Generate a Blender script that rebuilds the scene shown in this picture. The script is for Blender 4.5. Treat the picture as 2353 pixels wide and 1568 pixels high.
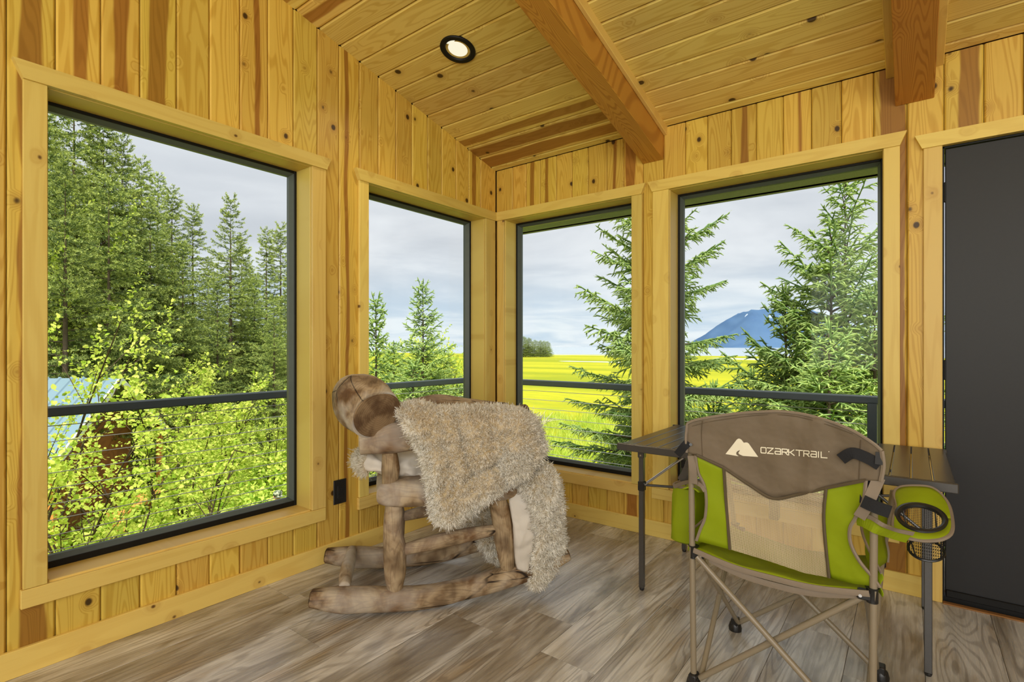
import bpy, bmesh, math, random
import numpy as np
from mathutils import Vector, Matrix, noise as mnoise

C = bpy.context.scene.collection
for o in list(bpy.data.objects):
    bpy.data.objects.remove(o)
sc = bpy.context.scene
PI = math.pi

# ------------------------------------------------------------------ camera
F, CXP, HYP, EYE = 1201.0, 1176.5, 797.0, 1.15
TH = math.radians(37.4)
FW = np.array([-math.sin(TH), math.cos(TH), 0.0])
RT = np.array([math.cos(TH), math.sin(TH), 0.0])
UP = np.array([0, 0, 1.0])
CAM = np.array([2.484, -3.051, EYE])
cd = bpy.data.cameras.new('camera')
cd.sensor_fit = 'HORIZONTAL'; cd.sensor_width = 36.0
cd.lens = F / 2353.0 * 36.0
cd.shift_y = (HYP - 784.0) / 2353.0
cd.clip_start = 0.05; cd.clip_end = 20000
cam = bpy.data.objects.new('camera', cd); C.objects.link(cam)
cam.location = CAM
cam.rotation_euler = (PI / 2, 0, TH)
sc.camera = cam

# ------------------------------------------------------------------ colour management, world, sun, lights
sc.view_settings.view_transform = 'Standard'
sc.view_settings.look = 'None'
sc.view_settings.exposure = 0.0
sc.view_settings.gamma = 1.0
sc.view_settings.use_curve_mapping = False
sc.cycles.use_denoising = True
sc.cycles.adaptive_threshold = 0.03
sc.cycles.max_bounces = 10
sc.cycles.diffuse_bounces = 5
sc.cycles.glossy_bounces = 4
sc.cycles.transmission_bounces = 6
sc.cycles.transparent_max_bounces = 16
sc.cycles.sample_clamp_indirect = 6.0
sc.cycles.caustics_reflective = False
sc.cycles.caustics_refractive = False


class NT:
    """small helper round a node tree"""
    def __init__(self, tree):
        self.t = tree; tree.nodes.clear()

    def n(self, typ, **kw):
        nd = self.t.nodes.new(typ)
        for k, v in kw.items():
            setattr(nd, k, v)
        return nd

    def lk(self, a, b):
        self.t.links.new(a, b)

    def put(self, sock, v):
        if hasattr(v, 'links') or isinstance(v, bpy.types.NodeSocket):
            self.lk(v, sock)
        else:
            sock.default_value = v

    def math(self, op, a, b=0.0, c=0.0, clamp=False):
        m = self.n('ShaderNodeMath', operation=op); m.use_clamp = clamp
        self.put(m.inputs[0], a); self.put(m.inputs[1], b); self.put(m.inputs[2], c)
        return m.outputs[0]

    def step(self, x, lo, hi, a=0.0, b=1.0):
        m = self.n('ShaderNodeMapRange', interpolation_type='SMOOTHSTEP')
        self.put(m.inputs['Value'], x)
        m.inputs['From Min'].default_value = lo; m.inputs['From Max'].default_value = hi
        m.inputs['To Min'].default_value = a; m.inputs['To Max'].default_value = b
        return m.outputs[0]

    def mix(self, f, a, b):
        m = self.n('ShaderNodeMix', data_type='RGBA')
        self.put(m.inputs['Factor'], f)
        self.put(m.inputs[6], a if not isinstance(a, tuple) else a + (1,) if len(a) == 3 else a)
        self.put(m.inputs[7], b if not isinstance(b, tuple) else b + (1,) if len(b) == 3 else b)
        return m.outputs[2]

    def vec(self, x, y, z):
        m = self.n('ShaderNodeCombineXYZ')
        for i, v in enumerate((x, y, z)):
            self.put(m.inputs[i], v)
        return m.outputs[0]

    def noise(self, v, scale=1.0, detail=2.0, rough=0.5, dist=0.0):
        m = self.n('ShaderNodeTexNoise')
        self.lk(v, m.inputs['Vector'])
        m.inputs['Scale'].default_value = scale; m.inputs['Detail'].default_value = detail
        m.inputs['Roughness'].default_value = rough; m.inputs['Distortion'].default_value = dist
        return m.outputs['Fac']

    def obj(self):
        tc = self.n('ShaderNodeTexCoord')
        s = self.n('ShaderNodeSeparateXYZ'); self.lk(tc.outputs['Object'], s.inputs[0])
        return tc.outputs['Object'], s.outputs[0], s.outputs[1], s.outputs[2]

    def bump(self, h, strength=0.3, dist=0.01):
        b = self.n('ShaderNodeBump'); b.inputs['Strength'].default_value = strength
        b.inputs['Distance'].default_value = dist
        self.lk(h, b.inputs['Height']); return b.outputs[0]


def lin(r, g, b):
    f = lambda c: (c / 255 / 12.92) if c <= 10 else ((c / 255 + 0.055) / 1.055) ** 2.4
    return (f(r), f(g), f(b))


# overcast sky with streaky grey cloud, pale blue low down
w = bpy.data.worlds.new('sky'); sc.world = w; w.use_nodes = True
k = NT(w.node_tree)
tc = k.n('ShaderNodeTexCoord')
sp = k.n('ShaderNodeSeparateXYZ'); k.lk(tc.outputs['Generated'], sp.inputs[0])
el = sp.outputs[2]
den = k.math('ADD', k.math('MAXIMUM', el, 0.0), 0.12)
pv = k.vec(k.math('DIVIDE', sp.outputs[0], den), k.math('DIVIDE', sp.outputs[1], den), 0.0)
n1 = k.noise(pv, 0.9, 5, 0.55, 0.4)
n2 = k.noise(k.vec(k.math('DIVIDE', sp.outputs[0], den), k.math('DIVIDE', sp.outputs[1], den), 7.3), 0.35, 3, 0.5)
cl = k.math('ADD', k.math('MULTIPLY', n1, 0.55), k.math('MULTIPLY', n2, 0.45))
cloud = k.mix(k.step(cl, 0.36, 0.64), lin(202, 206, 215), lin(234, 236, 242))
low = k.mix(k.step(cl, 0.40, 0.60), lin(196, 214, 232), lin(234, 240, 246))
skyc = k.mix(k.step(el, 0.02, 0.20), low, cloud)
skyc = k.mix(k.step(el, -0.05, 0.0), lin(150, 160, 120), skyc)
bg = k.n('ShaderNodeBackground'); k.lk(skyc, bg.inputs['Color']); bg.inputs['Strength'].default_value = 1.1
ow = k.n('ShaderNodeOutputWorld'); k.lk(bg.outputs[0], ow.inputs[0])

sd = bpy.data.lights.new('sun', 'SUN'); sd.energy = 8.0; sd.angle = math.radians(18); sd.color = (1.0, 0.95, 0.85)
sun = bpy.data.objects.new('sun', sd); C.objects.link(sun)
sun.rotation_euler = Vector((-0.36, 0.30, -0.88)).to_track_quat('-Z', 'Y').to_euler()


def area(name, loc, target, sx, sy, power, col):
    d = bpy.data.lights.new(name, 'AREA'); d.shape = 'RECTANGLE'; d.size = sx; d.size_y = sy
    d.energy = power; d.color = col
    o = bpy.data.objects.new(name, d); C.objects.link(o); o.location = loc
    o.rotation_euler = (Vector(target) - Vector(loc)).to_track_quat('-Z', 'Y').to_euler()
    return o


# added soft fill: two large unseen area lamps well behind the camera
area('fill_light', (2.4, -6.0, 2.0), (1.2, 0.0, 2.25), 4.4, 2.4, 178, (1.0, 0.98, 0.93))
area('fill_light', (5.0, -3.4, 1.9), (0.0, -1.6, 2.1), 3.4, 2.2, 78, (1.0, 0.98, 0.93))

# ------------------------------------------------------------------ helpers


def tag(o, label=None, cat=None, group=None, kind=None):
    if label: o['label'] = label
    if cat: o['category'] = cat
    if group: o['group'] = group
    if kind: o['kind'] = kind
    return o


def empty(name, loc=(0, 0, 0), rz=0.0, label=None, cat=None, group=None, kind=None):
    o = bpy.data.objects.new(name, None); C.objects.link(o)
    o.location = loc; o.rotation_euler = (0, 0, rz); o.empty_display_size = 0.1
    return tag(o, label, cat, group, kind)


def link(name, me, mat=None, parent=None):
    o = bpy.data.objects.new(name, me); C.objects.link(o)
    if mat is not None and not me.materials: me.materials.append(mat)
    if parent is not None: o.parent = parent
    return o


def mesh_np(name, V, faces, smooth=True, tint=None):
    """V (n,3); faces a list of int arrays (m,3) or (m,4)"""
    me = bpy.data.meshes.new(name)
    V = np.asarray(V, dtype=np.float32)
    loops, starts, tot = [], [], 0
    for f in faces:
        f = np.asarray(f, dtype=np.int32)
        if len(f) == 0: continue
        loops.append(f.ravel()); n = f.shape[1]
        starts.append(tot + np.arange(len(f), dtype=np.int32) * n); tot += f.size
    loops = np.concatenate(loops); starts = np.concatenate(starts)
    me.vertices.add(len(V)); me.vertices.foreach_set('co', V.ravel())
    me.loops.add(len(loops)); me.loops.foreach_set('vertex_index', loops)
    me.polygons.add(len(starts)); me.polygons.foreach_set('loop_start', starts)
    me.update(calc_edges=True)
    if smooth: me.polygons.foreach_set('use_smooth', np.ones(len(starts), dtype=bool))
    if tint is not None:
        a = me.attributes.new('tint', 'FLOAT', 'POINT'); a.data.foreach_set('value', np.asarray(tint, dtype=np.float32))
    me.validate()
    return me


def frames(P):
    P = np.asarray(P, float); n = len(P)
    T = np.gradient(P, axis=0); T /= np.linalg.norm(T, axis=1)[:, None] + 1e-12
    a = np.cross(T[0], (0, 0, 1.0))
    if np.linalg.norm(a) < 0.1: a = np.cross(T[0], (1.0, 0, 0))
    a /= np.linalg.norm(a); A = []
    for i in range(n):
        a = a - T[i] * (a @ T[i]); a /= np.linalg.norm(a); A.append(a)
    A = np.array(A); B = np.cross(T, A)
    return T, A, B


class MB:
    def __init__(self): self.V = []; self.F = []; self.n = 0

    def add(self, V, F):
        self.V += [tuple(map(float, v)) for v in V]
        self.F += [tuple(int(i) + self.n for i in f) for f in F]; self.n += len(V); return self

    def box(self, lo, hi, M=None, bev=0.0):
        (x0, y0, z0), (x1, y1, z1) = lo, hi
        if bev > 0:
            b = min(bev, (x1 - x0) / 2.1, (y1 - y0) / 2.1, (z1 - z0) / 2.1)
            V, idx = [], {}
            for ix, sx in ((0, x0), (1, x1)):
                for iy, sy in ((0, y0), (1, y1)):
                    for iz, sz in ((0, z0), (1, z1)):
                        dx, dy, dz = (b if ix == 0 else -b), (b if iy == 0 else -b), (b if iz == 0 else -b)
                        idx[ix, iy, iz, 0] = len(V); V.append((sx, sy + dy, sz + dz))
                        idx[ix, iy, iz, 1] = len(V); V.append((sx + dx, sy, sz + dz))
                        idx[ix, iy, iz, 2] = len(V); V.append((sx + dx, sy + dy, sz))
            Fs = []
            g = lambda a, b_, c, d: idx[a, b_, c, d]
            for s in (0, 1):
                for ax in range(3):
                    q = []
                    for p in ((0, 0), (1, 0), (1, 1), (0, 1)):
                        t = list(p); t.insert(ax, s); q.append(idx[t[0], t[1], t[2], ax])
                    flip = (s == 0) != (ax == 1)
                    Fs.append(q[::-1] if flip else q)
            for ax in range(3):
                o1, o2 = [a for a in range(3) if a != ax]
                for s1 in (0, 1):
                    for s2 in (0, 1):
                        t0 = [0] * 3; t1 = [0] * 3
                        t0[ax] = 0; t1[ax] = 1; t0[o1] = t1[o1] = s1; t0[o2] = t1[o2] = s2
                        Fs.append([idx[(*t0, o1)], idx[(*t1, o1)], idx[(*t1, o2)], idx[(*t0, o2)]])
            for a in (0, 1):
                for b_ in (0, 1):
                    for c in (0, 1):
                        Fs.append([idx[a, b_, c, 0], idx[a, b_, c, 1], idx[a, b_, c, 2]])
        else:
            V = [(x, y, z) for x in (x0, x1) for y in (y0, y1) for z in (z0, z1)]
            Fs = [(0, 1, 3, 2), (4, 6, 7, 5), (0, 4, 5, 1), (2, 3, 7, 6), (0, 2, 6, 4), (1, 5, 7, 3)]
        if M is not None: V = [tuple(M @ Vector(v)) for v in V]
        return self.add(V, Fs)

    def tube(self, P, R, K=10, cap=True, sx=1.0, sy=1.0):
        P = np.asarray(P, float); R = np.broadcast_to(np.asarray(R, float), (len(P),))
        T, A, B = frames(P)
        th = np.arange(K) * 2 * PI / K
        ring = A[:, None] * np.cos(th)[None, :, None] * sx + B[:, None] * np.sin(th)[None, :, None] * sy
        V = (P[:, None] + ring * R[:, None, None]).reshape(-1, 3)
        Fs = []
        for i in range(len(P) - 1):
            for j in range(K):
                Fs.append((i * K + j, i * K + (j + 1) % K, (i + 1) * K + (j + 1) % K, (i + 1) * K + j))
        if cap:
            Fs.append(tuple(range(K))[::-1]); Fs.append(tuple((len(P) - 1) * K + j for j in range(K)))
        return self.add(V, Fs)

    def cyl(self, a, b, r, K=12, r2=None):
        return self.tube([a, b], [r, r if r2 is None else r2], K)

    def prism(self, pts, axis_o, u, v, nrm, th):
        """outline pts (2D) in plane axis_o + a*u + b*v, thickness th along nrm"""
        o, u, v, nn = map(np.array, (axis_o, u, v, nrm)); n = len(pts)
        V = [o + u * a + v * b for a, b in pts] + [o + u * a + v * b + nn * th for a, b in pts]
        Fs = [tuple(range(n))[::-1], tuple(range(n, 2 * n))] + [(i, (i + 1) % n, n + (i + 1) % n, n + i) for i in range(n)]
        return self.add(V, Fs)

    def build(self, name, mat, parent=None, smooth=False, fix=True):
        me = bpy.data.meshes.new(name); me.from_pydata(self.V, [], self.F); me.validate()
        if fix:
            bm = bmesh.new(); bm.from_mesh(me); bmesh.ops.recalc_face_normals(bm, faces=bm.faces); bm.to_mesh(me); bm.free()
        if smooth:
            me.polygons.foreach_set('use_smooth', np.ones(len(me.polygons), dtype=bool))
            try: me.set_sharp_from_angle(angle=math.radians(40))
            except Exception: pass
        me.materials.append(mat)
        return link(name, me, None, parent)


def grid_mesh(name, fn, nu, nv, mat, parent, th=0.0, smooth=True):
    V = np.array([fn(i / nu, j / nv) for j in range(nv + 1) for i in range(nu + 1)], float)
    W_ = nu + 1
    q = np.array([(j * W_ + i, j * W_ + i + 1, (j + 1) * W_ + i + 1, (j + 1) * W_ + i) for j in range(nv) for i in range(nu)])
    o = link(name, mesh_np(name, V, [q], smooth), mat, parent)
    if th:
        m = o.modifiers.new('solid', 'SOLIDIFY'); m.thickness = th; m.offset = 0
    return o


def smooth_path(pts, n=8):
    P = [np.array(p, float) for p in pts]; P = [2 * P[0] - P[1]] + P + [2 * P[-1] - P[-2]]; out = []
    for i in range(1, len(P) - 2):
        p0, p1, p2, p3 = P[i - 1:i + 3]
        for t in np.linspace(0, 1, n, endpoint=False):
            out.append(0.5 * ((2 * p1) + (-p0 + p2) * t + (2 * p0 - 5 * p1 + 4 * p2 - p3) * t * t + (-p0 + 3 * p1 - 3 * p2 + p3) * t ** 3))
    out.append(P[-2]); return np.array(out)


def copy_tree(o, parent=None):
    c = o.copy(); C.objects.link(c)
    if parent is not None: c.parent = parent
    for ch in list(o.children): copy_tree(ch, c)
    return c


# ------------------------------------------------------------------ materials


def material(name, col=(0.5, 0.5, 0.5), rough=0.5, metal=0.0, spec=0.5, coat=0.0):
    m = bpy.data.materials.new(name); m.use_nodes = True
    kk = NT(m.node_tree)
    p = kk.n('ShaderNodeBsdfPrincipled'); o = kk.n('ShaderNodeOutputMaterial'); kk.lk(p.outputs[0], o.inputs[0])
    if len(col) == 3: col = (*col, 1)
    p.inputs['Base Color'].default_value = col; p.inputs['Roughness'].default_value = rough
    p.inputs['Metallic'].default_value = metal; p.inputs['Specular IOR Level'].default_value = spec
    p.inputs['Coat Weight'].default_value = coat
    return m, kk, p


def speckle(name, col, rough=0.5, metal=0.0, amt=0.12, scale=60, spec=0.5, bump=0.1, bd=0.002):
    """plain colour with a fine procedural mottling and relief"""
    m, kk, p = material(name, col, rough, metal, spec)
    v, x, y, z = kk.obj()
    f = kk.noise(v, scale, 4, 0.6)
    d = tuple(c * (1 - amt) for c in col[:3]); l = tuple(min(1, c * (1 + amt)) for c in col[:3])
    kk.lk(kk.mix(f, d, l), p.inputs['Base Color'])
    if bump: kk.lk(kk.bump(f, bump, bd), p.inputs['Normal'])
    return m


def wood(name, light, dark, heart, knot, knots=6.0, rough=0.42, ring=28.0, ringmix=0.45, var=0.12, spec=0.35, kn_lo=0.055, kn_hi=0.115):
    """board material: x across, z along; per-board offsets by object random"""
    m, kk, p = material(name, light, rough, 0, spec)
    v, x, y, z = kk.obj()
    oi = kk.n('ShaderNodeObjectInfo'); r = oi.outputs['Random']
    at = kk.n('ShaderNodeAttribute', attribute_type='OBJECT', attribute_name='heart')
    ax = kk.n('ShaderNodeAttribute', attribute_type='OBJECT', attribute_name='heart_x')
    ro = kk.math('MULTIPLY', r, 60.0)
    yv = kk.math('MULTIPLY', y, 0.3)
    vo = kk.n('ShaderNodeTexVoronoi', feature='F1', distance='EUCLIDEAN')
    wob = kk.noise(kk.vec(x, z, ro), 14.0, 1, 0.5)
    kv = kk.vec(kk.math('MULTIPLY', kk.math('ADD', x, kk.math('MULTIPLY', wob, 0.012)), knots), kk.math('MULTIPLY', z, knots * 0.8), ro)
    kk.lk(kv, vo.inputs['Vector']); vo.inputs['Scale'].default_value = 1.0
    d = vo.outputs['Distance']
    kmask = kk.step(d, kn_hi, kn_lo)
    halo = kk.step(d, 0.30, 0.07)
    field = kk.noise(kk.vec(kk.math('MULTIPLY', x, 7.0), kk.math('MULTIPLY', z, 0.55), kk.math('ADD', ro, yv)), 1.0, 2, 0.45, 0.15)
    field = kk.math('ADD', field, kk.math('MULTIPLY', halo, 0.12))
    rings = kk.math('SINE', kk.math('MULTIPLY', field, ring * 6.283))
    rings = kk.step(rings, -0.2, 1.0)
    fib = kk.noise(kk.vec(kk.math('MULTIPLY', x, 160.0), kk.math('MULTIPLY', z, 4.0), ro), 1.0, 3, 0.6)
    blot = kk.noise(kk.vec(kk.math('MULTIPLY', x, 5.0), kk.math('MULTIPLY', z, 1.3), ro), 1.0, 3, 0.5)
    g = kk.math('ADD', kk.math('MULTIPLY', rings, ringmix), kk.math('MULTIPLY', kk.math('SUBTRACT', fib, 0.5), 0.5))
    g = kk.math('ADD', g, kk.math('MULTIPLY', kk.math('SUBTRACT', blot, 0.5), 0.6), clamp=True)
    col = kk.mix(g, light, dark)
    # heartwood flame
    wb = kk.noise(kk.vec(kk.math('MULTIPLY', z, 1.6), ro, 0.0), 1.0, 2, 0.5)
    wb2 = kk.noise(kk.vec(kk.math('MULTIPLY', z, 2.2), ro, 9.0), 1.0, 2, 0.5)
    hx = kk.math('ABSOLUTE', kk.math('SUBTRACT', x, kk.math('ADD', ax.outputs['Fac'], kk.math('MULTIPLY', kk.math('SUBTRACT', wb, 0.5), 0.045))))
    hw = kk.math('MULTIPLY', at.outputs['Fac'], kk.math('ADD', 0.35, kk.math('MULTIPLY', wb2, 1.3)))
    hm = kk.step(kk.math('SUBTRACT', hx, hw), 0.004, -0.006)
    hm = kk.math('MULTIPLY', hm, kk.math('GREATER_THAN', at.outputs['Fac'], 0.001))
    hcol = kk.mix(g, heart, tuple(c * 0.72 for c in heart))
    col = kk.mix(kk.math('MULTIPLY', hm, 0.85), col, hcol)
    col = kk.mix(kk.math('MULTIPLY', halo, 0.32), col, heart)
    col = kk.mix(kk.math('MULTIPLY', kmask, 0.93), col, knot)
    br = kk.n('ShaderNodeBrightContrast')
    hs = kk.n('ShaderNodeHueSaturation'); kk.lk(col, hs.inputs['Color'])
    kk.lk(kk.math('ADD', 1.0 - var, kk.math('MULTIPLY', r, 2 * var)), hs.inputs['Value'])
    r2 = kk.math('FRACT', kk.math('MULTIPLY', r, 17.3))
    kk.lk(kk.math('ADD', 0.492, kk.math('MULTIPLY', r2, 0.016)), hs.inputs['Hue'])
    kk.lk(hs.outputs[0], p.inputs['Base Color'])
    kk.lk(kk.bump(kk.math('SUBTRACT', kk.math('MULTIPLY', fib, 0.3), kmask), 0.15, 0.002), p.inputs['Normal'])
    return m


PINE = wood('knotty_pine', lin(220, 186, 84), lin(190, 146, 48), lin(152, 98, 34), lin(46, 24, 12), knots=8.0, kn_lo=0.07, kn_hi=0.125, ringmix=0.55)
CEIL = wood('knotty_pine_ceiling', lin(228, 202, 114), lin(200, 160, 66), lin(160, 108, 40), lin(44, 22, 10), knots=6.5, kn_lo=0.075, kn_hi=0.12, ringmix=0.5)
TRIM = wood('pine_trim', lin(228, 199, 110), lin(208, 169, 80), lin(180, 130, 56), lin(90, 54, 24), knots=8.0, ring=10, ringmix=0.3, kn_lo=0.03, kn_hi=0.075)
FIR = wood('fir_beam', lin(192, 136, 56), lin(150, 92, 30), lin(132, 76, 26), lin(60, 30, 12), knots=3.0, ring=60, ringmix=0.55, kn_lo=0.03, kn_hi=0.07)


def floor_mat():
    m, kk, p = material('oak_vinyl', (0.3, 0.25, 0.2), 0.3, 0, 0.8)
    v, x, y, z = kk.obj()
    oi = kk.n('ShaderNodeObjectInfo'); r = oi.outputs['Random']; ro = kk.math('MULTIPLY', r, 60.0)
    field = kk.noise(kk.vec(kk.math('MULTIPLY', x, 6.0), kk.math('MULTIPLY', z, 0.6), ro), 1.0, 2, 0.45, 0.3)
    rings = kk.step(kk.math('SINE', kk.math('MULTIPLY', field, 150.0)), 0.1, 0.95)
    fib = kk.noise(kk.vec(kk.math('MULTIPLY', x, 130.0), kk.math('MULTIPLY', z, 3.0), ro), 1.0, 4, 0.65)
    blot = kk.noise(kk.vec(kk.math('MULTIPLY', x, 7.0), kk.math('MULTIPLY', z, 1.1), ro), 1.0, 4, 0.6, 0.6)
    blot2 = kk.noise(kk.vec(kk.math('MULTIPLY', x, 9.0), kk.math('MULTIPLY', z, 2.2), kk.math('ADD', ro, 5.0)), 1.0, 3, 0.6)
    col = kk.mix(kk.step(blot, 0.35, 0.66), lin(156, 146, 130), lin(222, 219, 212))  # vinyl tone, lightened so the base colour also carries window reflections
    col = kk.mix(kk.math('MULTIPLY', kk.step(blot2, 0.54, 0.72), 0.55), col, lin(168, 144, 106))
    col = kk.mix(kk.math('MULTIPLY', kk.step(blot2, 0.45, 0.28), 0.6), col, lin(96, 84, 74))
    col = kk.mix(kk.math('MULTIPLY', kk.math('MULTIPLY', rings, kk.step(blot2, 0.3, 0.6)), 0.42), col, lin(88, 72, 56))
    col = kk.mix(kk.math('MULTIPLY', kk.step(fib, 0.48, 0.75), 0.35), col, lin(80, 66, 52))
    hs = kk.n('ShaderNodeHueSaturation'); kk.lk(col, hs.inputs['Color'])
    kk.lk(kk.math('ADD', 0.92, kk.math('MULTIPLY', r, 0.16)), hs.inputs['Value'])
    kk.lk(hs.outputs[0], p.inputs['Base Color'])
    kk.lk(kk.math('ADD', 0.18, kk.math('MULTIPLY', fib, 0.2)), p.inputs['Roughness'])
    kk.lk(kk.bump(kk.math('ADD', fib, kk.math('MULTIPLY', rings, -0.4)), 0.12, 0.002), p.inputs['Normal'])
    return m


FLOOR = floor_mat()


def driftwood():
    m, kk, p = material('driftwood', (0.3, 0.25, 0.2), 0.75, 0, 0.25)
    v, x, y, z = kk.obj()
    oi = kk.n('ShaderNodeObjectInfo'); ro = kk.math('MULTIPLY', oi.outputs['Random'], 40.0)
    sa = kk.n('ShaderNodeMapping'); sa.inputs['Scale'].default_value = (3, 16, 16); kk.lk(v, sa.inputs[0])
    blot = kk.noise(v, 7.0, 4, 0.6, 0.6)
    s2 = kk.n('ShaderNodeSeparateXYZ'); kk.lk(sa.outputs[0], s2.inputs[0])
    fld = kk.noise(kk.vec(s2.outputs[0], s2.outputs[1], kk.math('ADD', s2.outputs[2], ro)), 0.45, 3, 0.55, 0.5)
    rings = kk.step(kk.math('SINE', kk.math('MULTIPLY', fld, 110.0)), 0.0, 1.0)
    fine = kk.noise(v, 90.0, 3, 0.6)
    col = kk.mix(kk.step(blot, 0.36, 0.62), lin(112, 80, 46), lin(176, 154, 120))
    col = kk.mix(kk.math('MULTIPLY', rings, 0.32), col, lin(84, 62, 40))
    dk = kk.noise(v, 4.0, 3, 0.6)
    col = kk.mix(kk.math('MULTIPLY', kk.step(dk, 0.52, 0.68), 0.75), col, lin(74, 52, 32))
    cr = kk.n('ShaderNodeTexVoronoi', feature='DISTANCE_TO_EDGE'); kk.lk(sa.outputs[0], cr.inputs['Vector']); cr.inputs['Scale'].default_value = 0.45
    crk = kk.math('MULTIPLY', kk.step(cr.outputs['Distance'], 0.02, 0.004), kk.step(dk, 0.48, 0.6))
    col = kk.mix(crk, col, lin(40, 28, 18))
    gy = kk.n('ShaderNodeAttribute', attribute_type='OBJECT', attribute_name='grey')
    col = kk.mix(kk.math('MULTIPLY', gy.outputs['Fac'], kk.step(dk, 0.6, 0.38)), col, lin(200, 194, 182))
    kk.lk(col, p.inputs['Base Color'])
    kk.lk(kk.bump(kk.math('ADD', kk.math('MULTIPLY', rings, -0.25), kk.math('ADD', kk.math('MULTIPLY', fine, 0.3), kk.math('MULTIPLY', crk, -1.0))), 0.4, 0.003), p.inputs['Normal'])
    return m


DRIFT = driftwood()
BLACK = speckle('black_metal', (0.006, 0.006, 0.0055), 0.5, 0, 0.2, 40, 0.25, 0.02)
BEAD = speckle('reflect_tinted_bead', (0.10, 0.12, 0.105), 0.35, 0, 0.1, 30, 0.5, 0.02)  # grey-green reflection of the outdoors put into the bead colour
BLKPL = speckle('black_plastic', (0.013, 0.013, 0.013), 0.35, 0, 0.2, 60, 0.5, 0.03)
DOORM = speckle('charcoal_door_paint', (0.013, 0.013, 0.0135), 0.5, 0, 0.15, 90, 0.4, 0.05)
TABLE = speckle('dark_grey_aluminium', (0.050, 0.047, 0.043), 0.32, 0.0, 0.25, 120, 0.9, 0.04)
CHROME = speckle('bright_steel', (0.6, 0.6, 0.6), 0.25, 1.0, 0.1, 60, 0.5, 0)
TUBE = speckle('taupe_tube', lin(138, 126, 104), 0.32, 0.0, 0.06, 40, 0.5, 0.0)
STRAP = speckle('black_webbing', (0.012, 0.012, 0.013), 0.7, 0, 0.3, 300, 0.3, 0.3)


def fabric(name, col, trans=0.0, wr=0.5):
    m, kk, p = material(name, col, 0.65, 0, 0.3)
    v, x, y, z = kk.obj()
    f = kk.noise(v, 9.0, 3, 0.5); f2 = kk.noise(v, 700.0, 1, 0.5)
    d = tuple(c * 0.88 for c in col); l = tuple(min(1, c * 1.1) for c in col)
    cc = kk.mix(f, d, l); kk.lk(cc, p.inputs['Base Color'])
    kk.lk(kk.bump(kk.math('ADD', kk.math('MULTIPLY', f, 3.0), kk.math('MULTIPLY', f2, 0.06)), wr, 0.006), p.inputs['Normal'])
    if trans:
        t = kk.n('ShaderNodeBsdfTranslucent'); kk.lk(cc, t.inputs[0])
        mx = kk.n('ShaderNodeMixShader'); mx.inputs[0].default_value = trans
        out = [n for n in kk.t.nodes if n.type == 'OUTPUT_MATERIAL'][0]
        kk.lk(p.outputs[0], mx.inputs[1]); kk.lk(t.outputs[0], mx.inputs[2]); kk.lk(mx.outputs[0], out.inputs[0])
    return m


GREEN = fabric('lime_fabric', lin(170, 188, 26), 0.4)
BROWN = fabric('taupe_fabric', lin(120, 106, 86), 0.08, 1.0)
PIPE = fabric('taupe_binding', lin(142, 128, 110), 0.1)
CREAMP = speckle('cream_print', lin(240, 232, 205), 0.6, 0, 0.03, 50, 0.3, 0)


def netting(name, col, scale, thr):
    """woven net: the strands are opaque, the holes between them open"""
    m, kk, p = material(name, col, 0.6, 0, 0.3)
    v, x, y, z = kk.obj()
    a = kk.math('SINE', kk.math('MULTIPLY', kk.math('ADD', x, z), scale))
    b = kk.math('SINE', kk.math('MULTIPLY', kk.math('SUBTRACT', x, z), scale))
    hole = kk.math('GREATER_THAN', kk.math('MULTIPLY', a, b), thr)
    t = kk.n('ShaderNodeBsdfTransparent'); mx = kk.n('ShaderNodeMixShader')
    out = [n for n in kk.t.nodes if n.type == 'OUTPUT_MATERIAL'][0]
    kk.lk(hole, mx.inputs[0]); kk.lk(p.outputs[0], mx.inputs[1]); kk.lk(t.outputs[0], mx.inputs[2]); kk.lk(mx.outputs[0], out.inputs[0])
    return m


MESHF = netting('beige_mesh_fabric', lin(214, 196, 160), 1050.0, 0.12)
NETB = netting('black_net', (0.02, 0.02, 0.02), 620.0, -0.42)


def glass_mat():
    m = bpy.data.materials.new('window_glass'); m.use_nodes = True; kk = NT(m.node_tree)
    t = kk.n('ShaderNodeBsdfTransparent'); t.inputs[0].default_value = (0.97, 0.985, 0.975, 1)
    g = kk.n('ShaderNodeBsdfGlossy'); g.inputs['Roughness'].default_value = 0.02
    fr = kk.n('ShaderNodeFresnel'); fr.inputs[0].default_value = 1.16
    mx = kk.n('ShaderNodeMixShader'); o = kk.n('ShaderNodeOutputMaterial')
    kk.lk(fr.outputs[0], mx.inputs[0]); kk.lk(t.outputs[0], mx.inputs[1]); kk.lk(g.outputs[0], mx.inputs[2]); kk.lk(mx.outputs[0], o.inputs[0])
    return m


GLASS = glass_mat()


def emit(name, col, s):
    m = bpy.data.materials.new(name); m.use_nodes = True; kk = NT(m.node_tree)
    e = kk.n('ShaderNodeEmission'); e.inputs[0].default_value = (*col, 1); e.inputs[1].default_value = s
    o = kk.n('ShaderNodeOutputMaterial'); kk.lk(e.outputs[0], o.inputs[0]); return m


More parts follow.
